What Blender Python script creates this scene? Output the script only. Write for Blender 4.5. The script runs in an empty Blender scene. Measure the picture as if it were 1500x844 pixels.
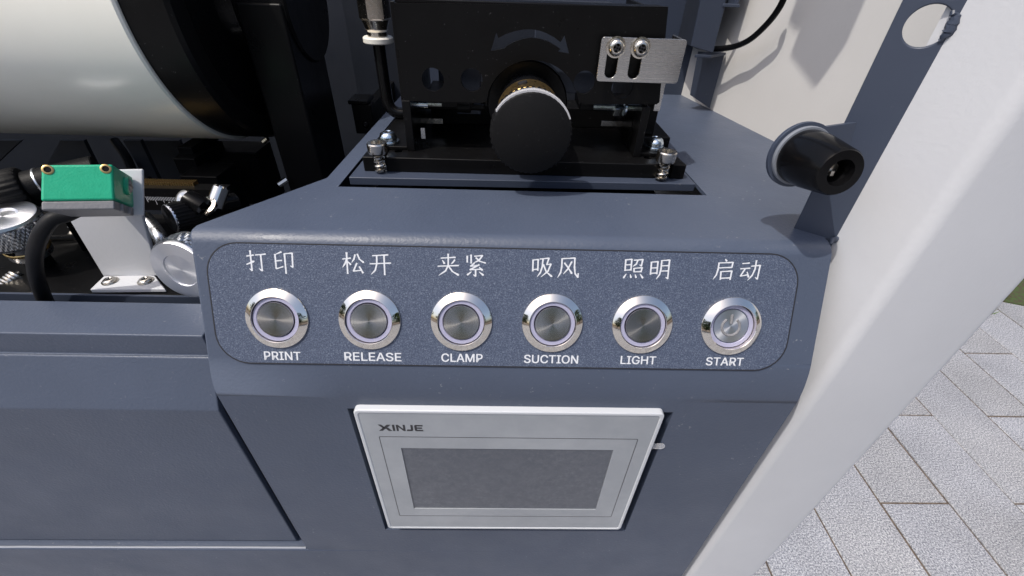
import bpy, bmesh, math, random
import numpy as np
from mathutils import Matrix, Vector
random.seed(7)
SC = bpy.context.scene
COL = SC.collection
rad = math.radians

# ------------------------------------------------------------------ camera
H0 = 1.2                                   # lens height above the paving, metres
PITCH, ROLL, YAW, FPX = 0.6505284, 0.0376281, -0.0311113, 642.202
cy_, sy_ = math.cos(YAW), math.sin(YAW)
_R0 = np.array([cy_, sy_, 0.0]); _F0 = np.array([-sy_, cy_, 0.0]); _Z = np.array([0, 0, 1.0])
CF = _F0*math.cos(PITCH) - _Z*math.sin(PITCH)
_U = _F0*math.sin(PITCH) + _Z*math.cos(PITCH)
CR = math.cos(ROLL)*_R0 + math.sin(ROLL)*_U
CU = math.cos(ROLL)*_U - math.sin(ROLL)*_R0
cam_d = bpy.data.cameras.new('camera'); cam = bpy.data.objects.new('camera', cam_d); COL.objects.link(cam)
cam_d.sensor_width = 36; cam_d.sensor_fit = 'HORIZONTAL'; cam_d.lens = FPX/1500*36
cam_d.clip_start = 0.01; cam_d.clip_end = 500
cam.matrix_world = Matrix(((CR[0], CU[0], -CF[0], 0), (CR[1], CU[1], -CF[1], 0), (CR[2], CU[2], -CF[2], H0), (0, 0, 0, 1)))
SC.camera = cam

# ------------------------------------------------------------------ light
SUN_DIR = np.array([0.40, 0.28, -0.87]); SUN_DIR = SUN_DIR/np.linalg.norm(SUN_DIR)   # direction the light travels
elev = math.asin(-SUN_DIR[2]); az = math.atan2(-SUN_DIR[0], -SUN_DIR[1])               # azimuth from +Y towards +X
world = bpy.data.worlds.new('World'); SC.world = world; world.use_nodes = True
wn = world.node_tree; wn.nodes.clear()
sky = wn.nodes.new('ShaderNodeTexSky'); sky.sky_type = 'NISHITA'; sky.sun_disc = False
sky.sun_elevation = elev; sky.sun_rotation = az; sky.dust_density = 4.0; sky.air_density = 1.0
bg = wn.nodes.new('ShaderNodeBackground'); bg.inputs[1].default_value = 0.15
wo = wn.nodes.new('ShaderNodeOutputWorld')
wn.links.new(sky.outputs[0], bg.inputs[0]); wn.links.new(bg.outputs[0], wo.inputs[0])
sd = bpy.data.lights.new('sun', 'SUN'); sd.energy = 2.6; sd.angle = rad(0.5); sd.color = (1.0, 0.95, 0.87)
sun = bpy.data.objects.new('sun', sd); COL.objects.link(sun)
sun.rotation_euler = Vector(SUN_DIR).to_track_quat('-Z', 'Y').to_euler(); sun.location = (0, 0, 4)
SC.view_settings.view_transform = 'Standard'; SC.view_settings.look = 'None'
SC.view_settings.exposure = 0.3; SC.view_settings.gamma = 1.0
SC.view_settings.use_curve_mapping = False

# ------------------------------------------------------------------ helpers
def V(*a): return np.array(a, float)
def ray(px, py): return CR*(px-750)/FPX + CU*(422-py)/FPX + CF
def at(px, py, axis, val):                 # point of the photograph on a machine plane (machine frame: lens at origin)
    d = ray(px, py); return d*(val/d['XYZ'.index(axis)])
def dep(px, py, depth): return ray(px, py)*depth
UP = V(0, 0, H0)

def empty(name, loc, parent=None, rot=None, label=None, cat=None, group=None):
    o = bpy.data.objects.new(name, None); COL.objects.link(o)
    o.empty_display_size = 0.02
    w = np.array(loc, float)
    o['wx'] = 0.0
    ORG[o.name] = w
    if parent is not None:
        o.parent = parent; o.location = w - ORG[parent.name]
    else: o.location = w + UP
    if rot is not None: o.rotation_euler = rot.to_euler()
    if label: o['label'] = label
    if cat: o['category'] = cat
    if group: o['group'] = group
    del o['wx']
    return o
ORG = {}

class MB:
    """collects shapes, all in machine coordinates unless a matrix is given"""
    def __init__(s): s.bm = bmesh.new()
    def add(s, verts, faces, M=None, smooth=False):
        vs = [s.bm.verts.new(M @ Vector(v) if M is not None else Vector(v)) for v in verts]
        for f in faces:
            try: fc = s.bm.faces.new([vs[i] for i in f]); fc.smooth = True
            except ValueError: pass
        return vs
    def box(s, x0, x1, y0, y1, z0, z1, M=None):
        v = [(x, y, z) for x in (x0, x1) for y in (y0, y1) for z in (z0, z1)]
        s.add(v, [(0,1,3,2),(4,6,7,5),(0,4,5,1),(2,3,7,6),(0,2,6,4),(1,5,7,3)], M); return s
    def lathe(s, prof, M=None, n=48, cap0=True, cap1=True, mod=None):
        """prof: list of (r, z) about local Z"""
        vs = []
        for (r, z) in prof:
            for k in range(n):
                a = 2*math.pi*k/n; rr = r + (mod(k, r, z) if mod else 0)
                vs.append((rr*math.cos(a), rr*math.sin(a), z))
        fs = []
        for i in range(len(prof)-1):
            for k in range(n):
                k2 = (k+1) % n; fs.append((i*n+k, i*n+k2, (i+1)*n+k2, (i+1)*n+k))
        if cap0: fs.append(tuple(reversed(range(n))))
        if cap1: fs.append(tuple(range((len(prof)-1)*n, len(prof)*n)))
        s.add(vs, fs, M); return s
    def tube(s, pts, r, n=12, cap=True):
        pts = [Vector(p) for p in pts]; m = len(pts); rs = r if isinstance(r, (list, tuple)) else [r]*m
        t0 = (pts[1]-pts[0]).normalized(); nrm = t0.orthogonal().normalized(); vs = []
        for i in range(m):
            t = (pts[min(i+1, m-1)]-pts[max(i-1, 0)]).normalized()
            nrm = (nrm - t*nrm.dot(t)).normalized(); b = t.cross(nrm)
            for k in range(n):
                a = 2*math.pi*k/n; vs.append(pts[i] + (nrm*math.cos(a)+b*math.sin(a))*rs[i])
        fs = [(i*n+k, i*n+(k+1) % n, (i+1)*n+(k+1) % n, (i+1)*n+k) for i in range(m-1) for k in range(n)]
        if cap: fs += [tuple(reversed(range(n))), tuple(range((m-1)*n, m*n))]
        s.add(vs, fs); return s
    def plate(s, outer, holes, M, th):
        """flat plate with holes: outlines in local XY, thickness along local +Z"""
        b2 = bmesh.new(); es = []
        for loop in [outer]+list(holes):
            vv = [b2.verts.new((x, y, 0)) for x, y in loop]
            for i in range(len(vv)): es.append(b2.edges.new((vv[i], vv[(i+1) % len(vv)])))
        bmesh.ops.triangle_fill(b2, use_beauty=True, edges=es, normal=(0, 0, 1))
        for f in b2.faces:
            if f.normal.z < 0: f.normal_flip()
        r = bmesh.ops.extrude_face_region(b2, geom=b2.faces[:])
        bmesh.ops.translate(b2, vec=(0, 0, th), verts=[g for g in r['geom'] if isinstance(g, bmesh.types.BMVert)])
        bmesh.ops.recalc_face_normals(b2, faces=b2.faces[:])
        b2.verts.ensure_lookup_table(); b2.verts.index_update()
        vs = [v.co.copy() for v in b2.verts]; fs = [tuple(v.index for v in f.verts) for f in b2.faces]
        b2.free(); s.add(vs, fs, M); return s
    def prism(s, poly, a, b, axis='Z'):
        """closed polygon pushed along a machine axis (convex or mildly concave n-gon)"""
        n = len(poly)
        def P(p, t): return {'Z': (p[0], p[1], t), 'X': (t, p[0], p[1]), 'Y': (p[0], t, p[1])}[axis]
        vs = [P(p, a) for p in poly]+[P(p, b) for p in poly]
        fs = [tuple(range(n)), tuple(reversed(range(n, 2*n)))]+[(i, (i+1) % n, n+(i+1) % n, n+i) for i in range(n)]
        s.add(vs, fs); return s
    def build(s, name, mat, parent=None, bevel=0, seg=3, sharp=35, label=None, cat=None, group=None, kind=None,
              local=False, org=None, recalc=True, weights=None, wmax=None):
        bm = s.bm
        if recalc: bmesh.ops.recalc_face_normals(bm, faces=bm.faces[:])
        if not local:
            o_ = ORG[parent.name] if parent is not None else (np.array(org, float) if org is not None else V(0, 0, 0))
            if parent is None and org is None:
                c = np.array([v.co for v in bm.verts]); o_ = V((c[:,0].min()+c[:,0].max())/2, (c[:,1].min()+c[:,1].max())/2, c[:,2].min())
            bmesh.ops.translate(bm, vec=Vector(-o_), verts=bm.verts[:])
        else: o_ = ORG[parent.name] if parent is not None else V(0, 0, 0)
        if weights:
            lay = bm.edges.layers.float.new('bevel_weight_edge')
            off = Vector(o_) if not local else Vector((0, 0, 0))
            for e in bm.edges: e[lay] = weights(e.verts[0].co+off, e.verts[1].co+off)
        me = bpy.data.meshes.new(name); bm.to_mesh(me); bm.free()
        for p in me.polygons: p.use_smooth = True
        me.set_sharp_from_angle(angle=rad(sharp))
        if weights:                                   # the bent edges stay smooth, every other corner is sharp
            wts = me.attributes['bevel_weight_edge'].data; shp = me.attributes.get('sharp_edge')
            if shp:
                for k_ in range(len(me.edges)):
                    if wts[k_].value > 0: shp.data[k_].value = False
        me.materials.append(mat)
        o = bpy.data.objects.new(name, me); COL.objects.link(o)
        ORG[o.name] = o_
        if parent is not None: o.parent = parent
        else: o.location = o_ + UP
        if weights or bevel:
            m = o.modifiers.new('bevel', 'BEVEL'); m.segments = seg; m.harden_normals = True
            if weights: m.limit_method = 'WEIGHT'; m.width = wmax
            else: m.limit_method = 'ANGLE'; m.angle_limit = rad(sharp); m.width = bevel
            m.use_clamp_overlap = True
        for k, v in (('label', label), ('category', cat), ('group', group), ('kind', kind)):
            if v: o[k] = v
        return o

def frame(o, z, x=(1, 0, 0)):
    """matrix with local Z along z, local X near x, at o"""
    z = Vector(z).normalized(); x = Vector(x); x = (x - z*x.dot(z)).normalized(); y = z.cross(x)
    return Matrix(((x[0], y[0], z[0], o[0]), (x[1], y[1], z[1], o[1]), (x[2], y[2], z[2], o[2]), (0, 0, 0, 1)))
def circ(cx, cy, r, n=28, a0=0, a1=2*math.pi):
    full = abs(a1-a0-2*math.pi) < 1e-6
    return [(cx+r*math.cos(a0+(a1-a0)*k/(n if full else n-1)), cy+r*math.sin(a0+(a1-a0)*k/(n if full else n-1))) for k in range(n)]
def rrect(x0, x1, y0, y1, r, n=7):
    out = []
    for cx, cy, a in ((x1-r, y1-r, 0), (x0+r, y1-r, 90), (x0+r, y0+r, 180), (x1-r, y0+r, 270)):
        out += circ(cx, cy, r, n, rad(a), rad(a+90))
    return out
def slot(cx, y0, y1, r, n=10):
    return circ(cx, y1-r, r, n, 0, math.pi)+circ(cx, y0+r, r, n, math.pi, 2*math.pi)
def smoothpath(ctrl, n=8):
    P = [V(*c) for c in ctrl]; P = [2*P[0]-P[1]]+P+[2*P[-1]-P[-2]]; out = []
    for i in range(1, len(P)-2):
        for k in range(n):
            t = k/n; a, b, c, d = P[i-1:i+3]
            out.append(0.5*((2*b)+(c-a)*t+(2*a-5*b+4*c-d)*t*t+(3*b-a-3*c+d)*t**3))
    out.append(P[-2]); return out

# ------------------------------------------------------------------ materials
class Mat:
    def __init__(s, name, color=(.5,.5,.5), rough=.5, metal=0., spec=.5, **kw):
        s.m = bpy.data.materials.new(name); s.m.use_nodes = True; s.t = s.m.node_tree
        s.b = s.t.nodes['Principled BSDF']; s.set('Base Color', (*color, 1)); s.set('Roughness', rough)
        s.set('Metallic', metal); s.set('Specular IOR Level', spec)
        for k, v in kw.items(): s.set(k.replace('_', ' '), v)
        s._tc = None
    def set(s, k, v): s.b.inputs[k].default_value = v
    def node(s, typ, **kw):
        n = s.t.nodes.new(typ)
        for k, v in kw.items():
            if hasattr(n, k): setattr(n, k, v)
            else: n.inputs[k.replace('_', ' ')].default_value = v
        return n
    def link(s, a, b): s.t.links.new(a, b)
    def coord(s):
        if s._tc is None: s._tc = s.node('ShaderNodeTexCoord')
        return s._tc.outputs['Object']
    def noise(s, scale, detail=2, rough=.5, vec=None, stretch=None):
        n = s.node('ShaderNodeTexNoise'); n.inputs['Scale'].default_value = scale
        n.inputs['Detail'].default_value = detail; n.inputs['Roughness'].default_value = rough
        c = vec or s.coord()
        if stretch:
            mp = s.node('ShaderNodeMapping'); mp.inputs['Scale'].default_value = stretch
            s.link(c, mp.inputs[0]); c = mp.outputs[0]
        s.link(c, n.inputs['Vector']); return n.outputs[0]
    def ramp(s, src, stops):
        r = s.node('ShaderNodeValToRGB'); e = r.color_ramp.elements
        while len(e) < len(stops): e.new(.5)
        for el, (p, c) in zip(e, stops):
            el.position = p; el.color = (*c, 1) if isinstance(c, (tuple, list)) else (c, c, c, 1)
        s.link(src, r.inputs[0]); return r.outputs[0]
    def mix(s, fac, a, b, mode='MIX'):
        n = s.node('ShaderNodeMix', data_type='RGBA', blend_type=mode)
        for sock, v in ((n.inputs[0], fac), (n.inputs[6], a), (n.inputs[7], b)):
            if isinstance(v, (int, float)): sock.default_value = v if sock.type == 'VALUE' else (v, v, v, 1)
            elif isinstance(v, (tuple, list)): sock.default_value = (*v, 1)
            else: s.link(v, sock)
        return n.outputs[2]
    def math(s, op, a, b=None):
        n = s.node('ShaderNodeMath', operation=op)
        for i, v in enumerate((a, b)):
            if v is None: continue
            if isinstance(v, (int, float)): n.inputs[i].default_value = v
            else: s.link(v, n.inputs[i])
        return n.outputs[0]
    def bump(s, h, dist, strength=1.0):
        n = s.node('ShaderNodeBump'); n.inputs['Distance'].default_value = dist; n.inputs['Strength'].default_value = strength
        s.link(h, n.inputs['Height'])
        if s.b.inputs['Normal'].is_linked: s.link(s.b.inputs['Normal'].links[0].from_socket, n.inputs['Normal'])
        s.link(n.outputs[0], s.b.inputs['Normal'])
    def wire(s, src, k): s.link(src, s.b.inputs[k])

def paint(name, col, rough, bump_mm, scale, var=.08, dust=.0):
    m = Mat(name, col, rough, 0., .4)
    big = m.noise(14, 4, .6); fine = m.noise(scale, 2, .5)
    c = m.mix(m.ramp(big, [(.3, 0.), (.7, 1.)]), tuple(x*(1-var) for x in col), tuple(min(1, x*(1+var)) for x in col))
    if dust:
        d = m.ramp(m.noise(420, 3, .7), [(.66, 0.), (.74, 1.)]); d2 = m.ramp(m.noise(30, 3, .6), [(.45, 0.), (.7, 1.)])
        c = m.mix(m.math('MULTIPLY', m.math('MULTIPLY', d, d2), dust), c, (.45, .45, .45))
    m.wire(c, 'Base Color')
    m.wire(m.ramp(m.noise(40, 3), [(.3, rough-.05), (.7, rough+.07)]), 'Roughness')
    m.bump(fine, bump_mm/1000); return m.m
M = {}
M['dark'] = paint('slate powder coat', (.060, .076, .114), .42, .12, 800, .07, .55)
M['darkflat'] = paint('slate paint smooth', (.040, .051, .079), .42, .03, 900, .06, .4)
M['greypaint'] = paint('pale grey ring', (.17, .185, .215), .45, .02, 700, .03)
M['white'] = paint('white powder coat', (.53, .54, .565), .5, .06, 650, .035)
M['innerwhite'] = paint('inner white paint', (.58, .57, .555), .5, .05, 700, .03)
M['chassis'] = paint('chassis dark paint', (.017, .021, .031), .5, .04, 900, .1)

m = Mat('label film', (.07, .085, .13), .38)
n1 = m.noise(2300, 2, .6); n2 = m.noise(2600, 1, .5)
sp = m.ramp(n1, [(.42, (.047, .061, .100)), (.60, (.088, .109, .160)), (.72, (.18, .21, .27))])
m.wire(sp, 'Base Color'); m.bump(n2, .00012); M['film'] = m.m
def black(name, c=.008, r=.35, bump=.02, sc=900, coat=0, dust=.0):
    m = Mat(name, (c, c, c*1.15), r, 0., .15)
    m.bump(m.noise(sc, 2), bump/1000)
    m.wire(m.ramp(m.noise(60, 4, .6), [(.3, max(.05, r-.07)), (.7, r+.1)]), 'Roughness')
    if dust:
        d = m.ramp(m.noise(700, 3, .7), [(.68, 0.), (.73, 1.)])
        m.wire(m.mix(m.math('MULTIPLY', d, dust), (c, c, c*1.1), (.4, .4, .42)), 'Base Color')
    return m.m
M['blk'] = black('black oxide steel', .004, .33, dust=.15)
M['blkrough'] = black('black matt anodised', .006, .55, .08, 1200, dust=.06)
M['blkgloss'] = black('black glossy', .004, .2, .01)
M['rubber'] = black('black cable jacket', .012, .45)
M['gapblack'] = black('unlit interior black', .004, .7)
def metal(name, col, r, bump=0, sc=600, stretch=None):
    m = Mat(name, col, r, 1.0)
    n = m.noise(sc, 3, .6, stretch=stretch)
    m.wire(m.ramp(n, [(.3, max(.02, r-.05)), (.7, r+.08)]), 'Roughness')
    if bump: m.bump(n, bump/1000)
    return m.m
M['chrome'] = metal('chrome', (.80, .76, .70), .04, .004, 500)
M['zinc'] = metal('zinc plated screw', (.66, .74, .80), .18, .02, 900)
M['nickel'] = metal('nickel plated steel', (.62, .58, .52), .2, .02, 900)
M['brass'] = metal('brass', (.55, .38, .16), .3, .03, 700)
M['alu'] = metal('turned aluminium', (.68, .70, .74), .28, .02, 900)
M['stainless'] = metal('brushed stainless', (.56, .55, .54), .26, .006, 500, (.08, 1, 3))
def radial(name, col, r, an=.85):
    m = Mat(name, col, r, 1.0)
    t = m.node('ShaderNodeTangent', direction_type='RADIAL', axis='Z'); m.link(t.outputs[0], m.b.inputs['Tangent'])
    m.set('Anisotropic', an)
    # turned rings: noise along the radius only
    sx = m.node('ShaderNodeSeparateXYZ'); m.link(m.coord(), sx.inputs[0])
    rr = m.math('SQRT', m.math('ADD', m.math('POWER', sx.outputs[0], 2.), m.math('POWER', sx.outputs[1], 2.)))
    cx = m.node('ShaderNodeCombineXYZ'); m.link(rr, cx.inputs[0])
    n = m.noise(5200, 2, .6, vec=cx.outputs[0])
    m.bump(n, .00002)
    return m.m
M['cap'] = radial('turned button steel', (.42, .41, .40), .24, .95)
M['capclear'] = radial('turned aluminium cap', (.70, .71, .74), .36)
M['turnblack'] = radial('turned black knob face', (.035, .035, .04), .35)
m = Mat('translucent light ring', (.33, .33, .45), .4); m.set('Subsurface Weight', .2); m.set('Subsurface Radius', (.002, .002, .003)); M['ring'] = m.m
m = Mat('white print', (.60, .62, .66), .45); M['print'] = m.m
m = Mat('dark print', (.018, .018, .022), .45); M['darkprint'] = m.m
m = Mat('cream drum surface', (.74, .74, .69), .34)
m.set('Coat Weight', .35); m.set('Coat Roughness', .18)
m.wire(m.mix(m.ramp(m.noise(7, 5, .65), [(.35, 0.), (.7, 1.)]), (.80, .785, .71), (.86, .85, .785)), 'Base Color')
m.bump(m.noise(9, 3), .0006); M['drum'] = m.m
m = Mat('green sensor plastic', (.0, .36, .19), .42); m.bump(m.noise(1400, 2), .00006)
m.wire(m.mix(m.noise(300, 4), (.0, .31, .16), (.012, .42, .23)), 'Base Color'); M['green'] = m.m
m = Mat('grey sensor plastic', (.19, .19, .20), .5); m.bump(m.noise(1100, 2), .00012); M['greyplastic'] = m.m
m = Mat('display bezel film', (.36, .38, .39), .22); m.set('Coat Weight', .3); m.set('Coat Roughness', .05)
m.wire(m.mix(m.ramp(m.noise(25, 5, .6), [(.4, 0.), (.65, 1.)]), (.27, .29, .315), (.33, .35, .375)), 'Base Color'); M['hmi'] = m.m
m = Mat('display white plastic', (.50, .52, .55), .35); M['hmiw'] = m.m
m = Mat('display glass', (.115, .125, .14), .4); m.set('Coat Weight', .6); m.set('Coat Roughness', .30)
d = m.ramp(m.noise(420, 6, .8), [(.44, 0.), (.80, 1.)]); d2 = m.ramp(m.noise(22, 3, .6), [(.3, 0.25), (.7, 1.)])
m.wire(m.mix(m.math('MULTIPLY', m.math('MULTIPLY', d, d2), .42), (.058, .068, .090), (.30, .31, .33)), 'Base Color')
m.wire(m.ramp(m.noise(90, 5, .7), [(.35, .34), (.7, .55)]), 'Roughness'); M['glass'] = m.m
m = Mat('clear plastic', (.8, .8, .82), .15); m.set('Alpha', .28); M['clear'] = m.m
m = Mat('painted knurl highlight', (.50, .50, .52), .35, 0.); M['rimglint'] = m.m  # pale colour standing in for sunlight on the knob rim
m = Mat('painted edge glint', (.42, .44, .48), .3, .4); M['edgeglint'] = m.m  # light tone for the painted sun glint on the cover seam
m = Mat('engraved symbol grey', (.42, .42, .50), .45); M['symbol'] = m.m
m = Mat('off white plastic', (.72, .70, .64), .45); M['offwhite'] = m.m

# granite
m = Mat('grey granite', (.4, .4, .42), .75)
oi = m.node('ShaderNodeObjectInfo')
va = m.node('ShaderNodeVectorMath', operation='ADD'); m.link(m.coord(), va.inputs[0])
sc = m.node('ShaderNodeVectorMath', operation='SCALE'); sc.inputs['Scale'].default_value = 7.0
cmb = m.node('ShaderNodeCombineXYZ'); m.link(oi.outputs['Random'], cmb.inputs[0]); m.link(oi.outputs['Random'], cmb.inputs[1])
m.link(cmb.outputs[0], sc.inputs[0]); m.link(sc.outputs[0], va.inputs[1]); vv = va.outputs[0]
g1 = m.ramp(m.noise(250, 3, .7, vec=vv), [(.36, (.12, .125, .15)), (.46, (.27, .275, .30)), (.54, (.42, .42, .43)), (.64, (.62, .62, .625))])
gw = m.ramp(m.noise(1.1, 3, .6), [(.4, (.985, .99, 1.01)), (.68, (1.01, 1.0, .98))])
g1 = m.mix(1.0, g1, gw, 'MULTIPLY')
g2 = m.ramp(m.noise(3.5, 4, .6, vec=vv), [(.33, .78), (.7, 1.06)])
tone = m.math('ADD', m.math('MULTIPLY', oi.outputs['Random'], .16), .76)
c = m.mix(1.0, g1, g2, 'MULTIPLY'); 
hs = m.node('ShaderNodeHueSaturation'); m.link(tone, hs.inputs['Value']); m.link(c, hs.inputs['Color'])
m.wire(hs.outputs[0], 'Base Color'); m.bump(m.noise(240, 3, .6, vec=vv), .0008); M['granite'] = m.m
m = Mat('joint mortar', (.13, .10, .065), .9)
m.wire(m.ramp(m.noise(120, 4, .6), [(.35, (.06, .042, .030)), (.65, (.15, .115, .085))]), 'Base Color'); M['mortar'] = m.m
m = Mat('soil and turf', (.05, .06, .02), .95); m.wire(m.ramp(m.noise(60, 4), [(.4, (.05, .038, .02)), (.6, (.04, .07, .015))]), 'Base Color'); M['soil'] = m.m
m = Mat('grass blade', (.06, .12, .02), .6)
oi = m.node('ShaderNodeNewGeometry'); m.wire(m.ramp(oi.outputs['Random Per Island'], [(0., (.035, .09, .012)), (.6, (.09, .15, .03)), (1., (.22, .20, .08))]), 'Base Color'); M['grass'] = m.m

# ------------------------------------------------------------------ ground
ZG = -H0
g = MB().box(-60, 60, -60, 60, ZG-.06, ZG-.0035)
pave = g.build('pavement', M['mortar'], None, org=(0, 0, ZG), kind='structure')
pave['label'] = 'grey granite paving beside the printing machine'
PX, L, W = .1965, .60, .1965
slab_mesh = {}
def slab(w, l):
    key = (round(w, 4), round(l, 4))
    if key not in slab_mesh:
        b = bmesh.new()
        c = .0018
        ring = []
        for z, e in ((-.012, 0), (-c, 0), (0, c)):
            ring.append([b.verts.new((sx*(w/2-e), sy*(l/2-e), z)) for sx, sy in ((-1,-1),(1,-1),(1,1),(-1,1))])
        for i in range(2):
            for k in range(4): b.faces.new((ring[i][k], ring[i][(k+1)%4], ring[i+1][(k+1)%4], ring[i+1][k]))
        b.faces.new(ring[2])
        me = bpy.data.meshes.new('paving_slab'); b.to_mesh(me); b.free(); me.materials.append(M['granite']); slab_mesh[key] = me
    return slab_mesh[key]
x_lines = [0.734-.167*k for k in range(30, 0, -1)]+[.736, .902, 1.067, 1.226, 1.386, 1.53]+[1.53+.163*k for k in range(1, 12)]
GRASS_LINE = lambda x, y: (y - 1.307*H0) - (x-1.94*H0)*0.73   # far side of this line is turf
near_slabs, far_slabs = [], []
x_lines = [.736-.167*k for k in range(56, 0, -1)]+[.736, .902, 1.067, 1.226, 1.386, 1.53]+[1.53+.163*k for k in range(1, 40)]
for i in range(len(x_lines)-1):
    xa, xb = x_lines[i]*H0, x_lines[i+1]*H0
    off = .507 if ((i-56) % 2 == 1) else .757          # running bond as seen beside the post
    for j in range(-18, 18):
        y0 = (off+.5*j)*H0; y1 = y0+.5*H0
        if GRASS_LINE(xb, y1) > 0 and GRASS_LINE(xa, y0) > 0 and x_lines[i] > 1.5: continue
        cx, cyy = (xa+xb)/2, (y0+y1)/2
        (near_slabs if (.3 < cx < 3.2 and -.3 < cyy < 3.4) else far_slabs).append((cx, cyy, xb-xa))
gap = .0052
for cx, cyy, wd in near_slabs:
    o = bpy.data.objects.new('paving_slab', slab(round(wd-gap, 4), round(.5*H0-gap, 4)))
    COL.objects.link(o); o.parent = pave
    o.location = (cx+random.uniform(-.0006, .0006), cyy, random.uniform(-.0012, .0012)); o.rotation_euler = (random.uniform(-.001, .001), random.uniform(-.002, .002), random.uniform(-.001, .001))
b = MB()
for cx, cyy, wd in far_slabs: b.box(cx-(wd-gap)/2, cx+(wd-gap)/2, cyy-(.5*H0-gap)/2, cyy+(.5*H0-gap)/2, ZG-.012, ZG+random.uniform(-.001, .001))
o = b.build('paving_beyond', M['granite'], pave, recalc=False, kind='stuff')

# turf
tb = MB()
tp = [(2.08, 1.62), (2.4, 1.50), (3.9, 2.5), (3.6, 4.2), (2.6, 3.6), (2.1, 2.2)]
tb.prism([(x, y) for x, y in tp], ZG-.011, ZG+.006)
lawn = tb.build('lawn_soil', M['soil'], None, kind='structure')
gb = MB(); vs = []; fs = []
for k in range(26000):
    x, y = random.uniform(2.1, 3.4), random.uniform(1.45, 3.0)
    if GRASS_LINE(x, y) < .02 + .03*math.sin(x*40): continue
    h = random.uniform(.02, .05); a = random.uniform(0, 6.28); w = .0025; lx, ly = random.uniform(-.02, .02), random.uniform(-.02, .02)
    i0 = len(vs); vs += [(x-w*math.cos(a), y-w*math.sin(a), ZG), (x+w*math.cos(a), y+w*math.sin(a), ZG), (x+lx, y+ly, ZG+h)]; fs.append((i0, i0+1, i0+2))
gb.add(vs, fs)
gr = gb.build('grass', M['grass'], None, kind='stuff', recalc=False)
gr['label'] = 'green grass growing past the corner of the paving'; 

# trees round the paved yard, mirrored in the chrome bezels and the display
m = Mat('tree leaves', (.04, .07, .02), .6)
oi = m.node('ShaderNodeNewGeometry'); m.wire(m.ramp(oi.outputs['Random Per Island'], [(0., (.020, .045, .010)), (1., (.07, .11, .03))]), 'Base Color'); M['leaf'] = m.m
rs = random.Random(11); tv = []; tf = []
spots = [(-12, -9, 5.2), (-8.5, -11.5, 6.4), (-5, -10, 4.6), (-1.5, -12.5, 6.8), (2.6, -10.5, 5.0), (5.5, -12, 6.6), (9, -9.5, 5.4), (12, -6, 6.2), (-13.5, -4, 5.6), (13.5, -1, 4.8)]
for (tx, ty, th) in spots:
    for q in range(900):
        a = rs.uniform(0, 6.283); u = rs.random()**.5; zz = rs.uniform(.22, 1.); rr = 1.7*u*(1-abs(zz-.55)*1.3)*(1+.35*math.sin(3*a+tx))
        p = V(tx+rr*math.cos(a), ty+rr*math.sin(a), ZG+zz*th); e1_ = V(rs.gauss(0, 1), rs.gauss(0, 1), rs.gauss(0, 1))*.13; e2_ = V(rs.gauss(0, 1), rs.gauss(0, 1), rs.gauss(0, 1))*.13
        k0 = len(tv); tv += [tuple(p-e1_), tuple(p+e2_), tuple(p+e1_), tuple(p-e2_)]; tf.append((k0, k0+1, k0+2, k0+3))
b = MB(); b.add(tv, tf); o = b.build('treeline', M['leaf'], None, recalc=False, kind='stuff'); o['label'] = 'dark green trees beyond the paving, mirrored in the chrome bezels'
m = Mat('bark', (.07, .055, .04), .9); M['bark'] = m.m
b = MB()
for (tx, ty, th) in spots: b.tube([(tx, ty, ZG), (tx+.05, ty, ZG+th*.3), (tx-.04, ty+.05, ZG+th*.75)], [.14, .10, .04], 8)
o = b.build('tree_trunks', M['bark'], None, kind='stuff'); o['label'] = 'bare trunks under the treeline beyond the paving'

# ------------------------------------------------------------------ key planes (metres, lens at origin)
ZT = -.0792           # top plane of the console
YF = .1097            # front plane
XL, XR = -.1080, .1180
ZB, YC = -.1290, .1323
TILT = math.atan2(YC-YF, ZT-ZB)
CON = V(0, .14, -.30)
con = empty('control_console', CON, label='slate grey control console with six round push buttons above a small touch screen', cat='control panel')
# housing
hx0, hx1, hz0, hz1 = -.0600, .0703, -.2490, -.1450
b = MB()
xs = [-.55, XL, hx0, hx1, XR]; zs = [-1.02, -.2755, hz0, hz1, ZB]
def q4(b, p): b.add(p, [(0, 1, 2, 3)])
for i in range(4):
    for j in range(4):
        if i == 2 and j == 2: continue
        if i == 0 and j >= 1: continue
        q4(b, [(xs[i], YF, zs[j]), (xs[i+1], YF, zs[j]), (xs[i+1], YF, zs[j+1]), (xs[i], YF, zs[j+1])])
for i in range(1, 4):
    q4(b, [(xs[i], YF, ZB), (xs[i+1], YF, ZB), (xs[i+1], YC, ZT), (xs[i], YC, ZT)])
# top plane with the tray opening
hF, hB = .1715, .345
hole = [(-.0700, hF), (.0868, hF+.0002), (.0815, hB), (-.0622, hB)]
T = lambda x, y: (x, y, ZT)
q4(b, [T(XL, YC), T(hx0, YC), T(*hole[0]), T(XL, .1375)])
b.add([T(hx0, YC), T(hx1, YC), T(*hole[1]), T(*hole[0])], [(0, 1, 2, 3)])
b.add([T(hx1, YC), T(XR, YC), T(.1180, .1375), T(*hole[1])], [(0, 1, 2, 3)])
b.add([T(XL, .1375), T(*hole[0]), T(-.0765, .1805)], [(0, 1, 2)])
b.add([T(-.0765, .1805), T(*hole[0]), T(*hole[3]), T(-.0700, .3600)], [(0, 1, 2, 3)])
b.add([T(*hole[3]), T(*hole[2]), T(.1270, .3600), T(-.0700, .3600)], [(0, 1, 2, 3)])
b.add([T(.1180, .1375), T(.1760, .1375), T(.1270, .3600), T(*hole[2]), T(*hole[1])], [(0, 1, 2, 3, 4)])
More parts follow.
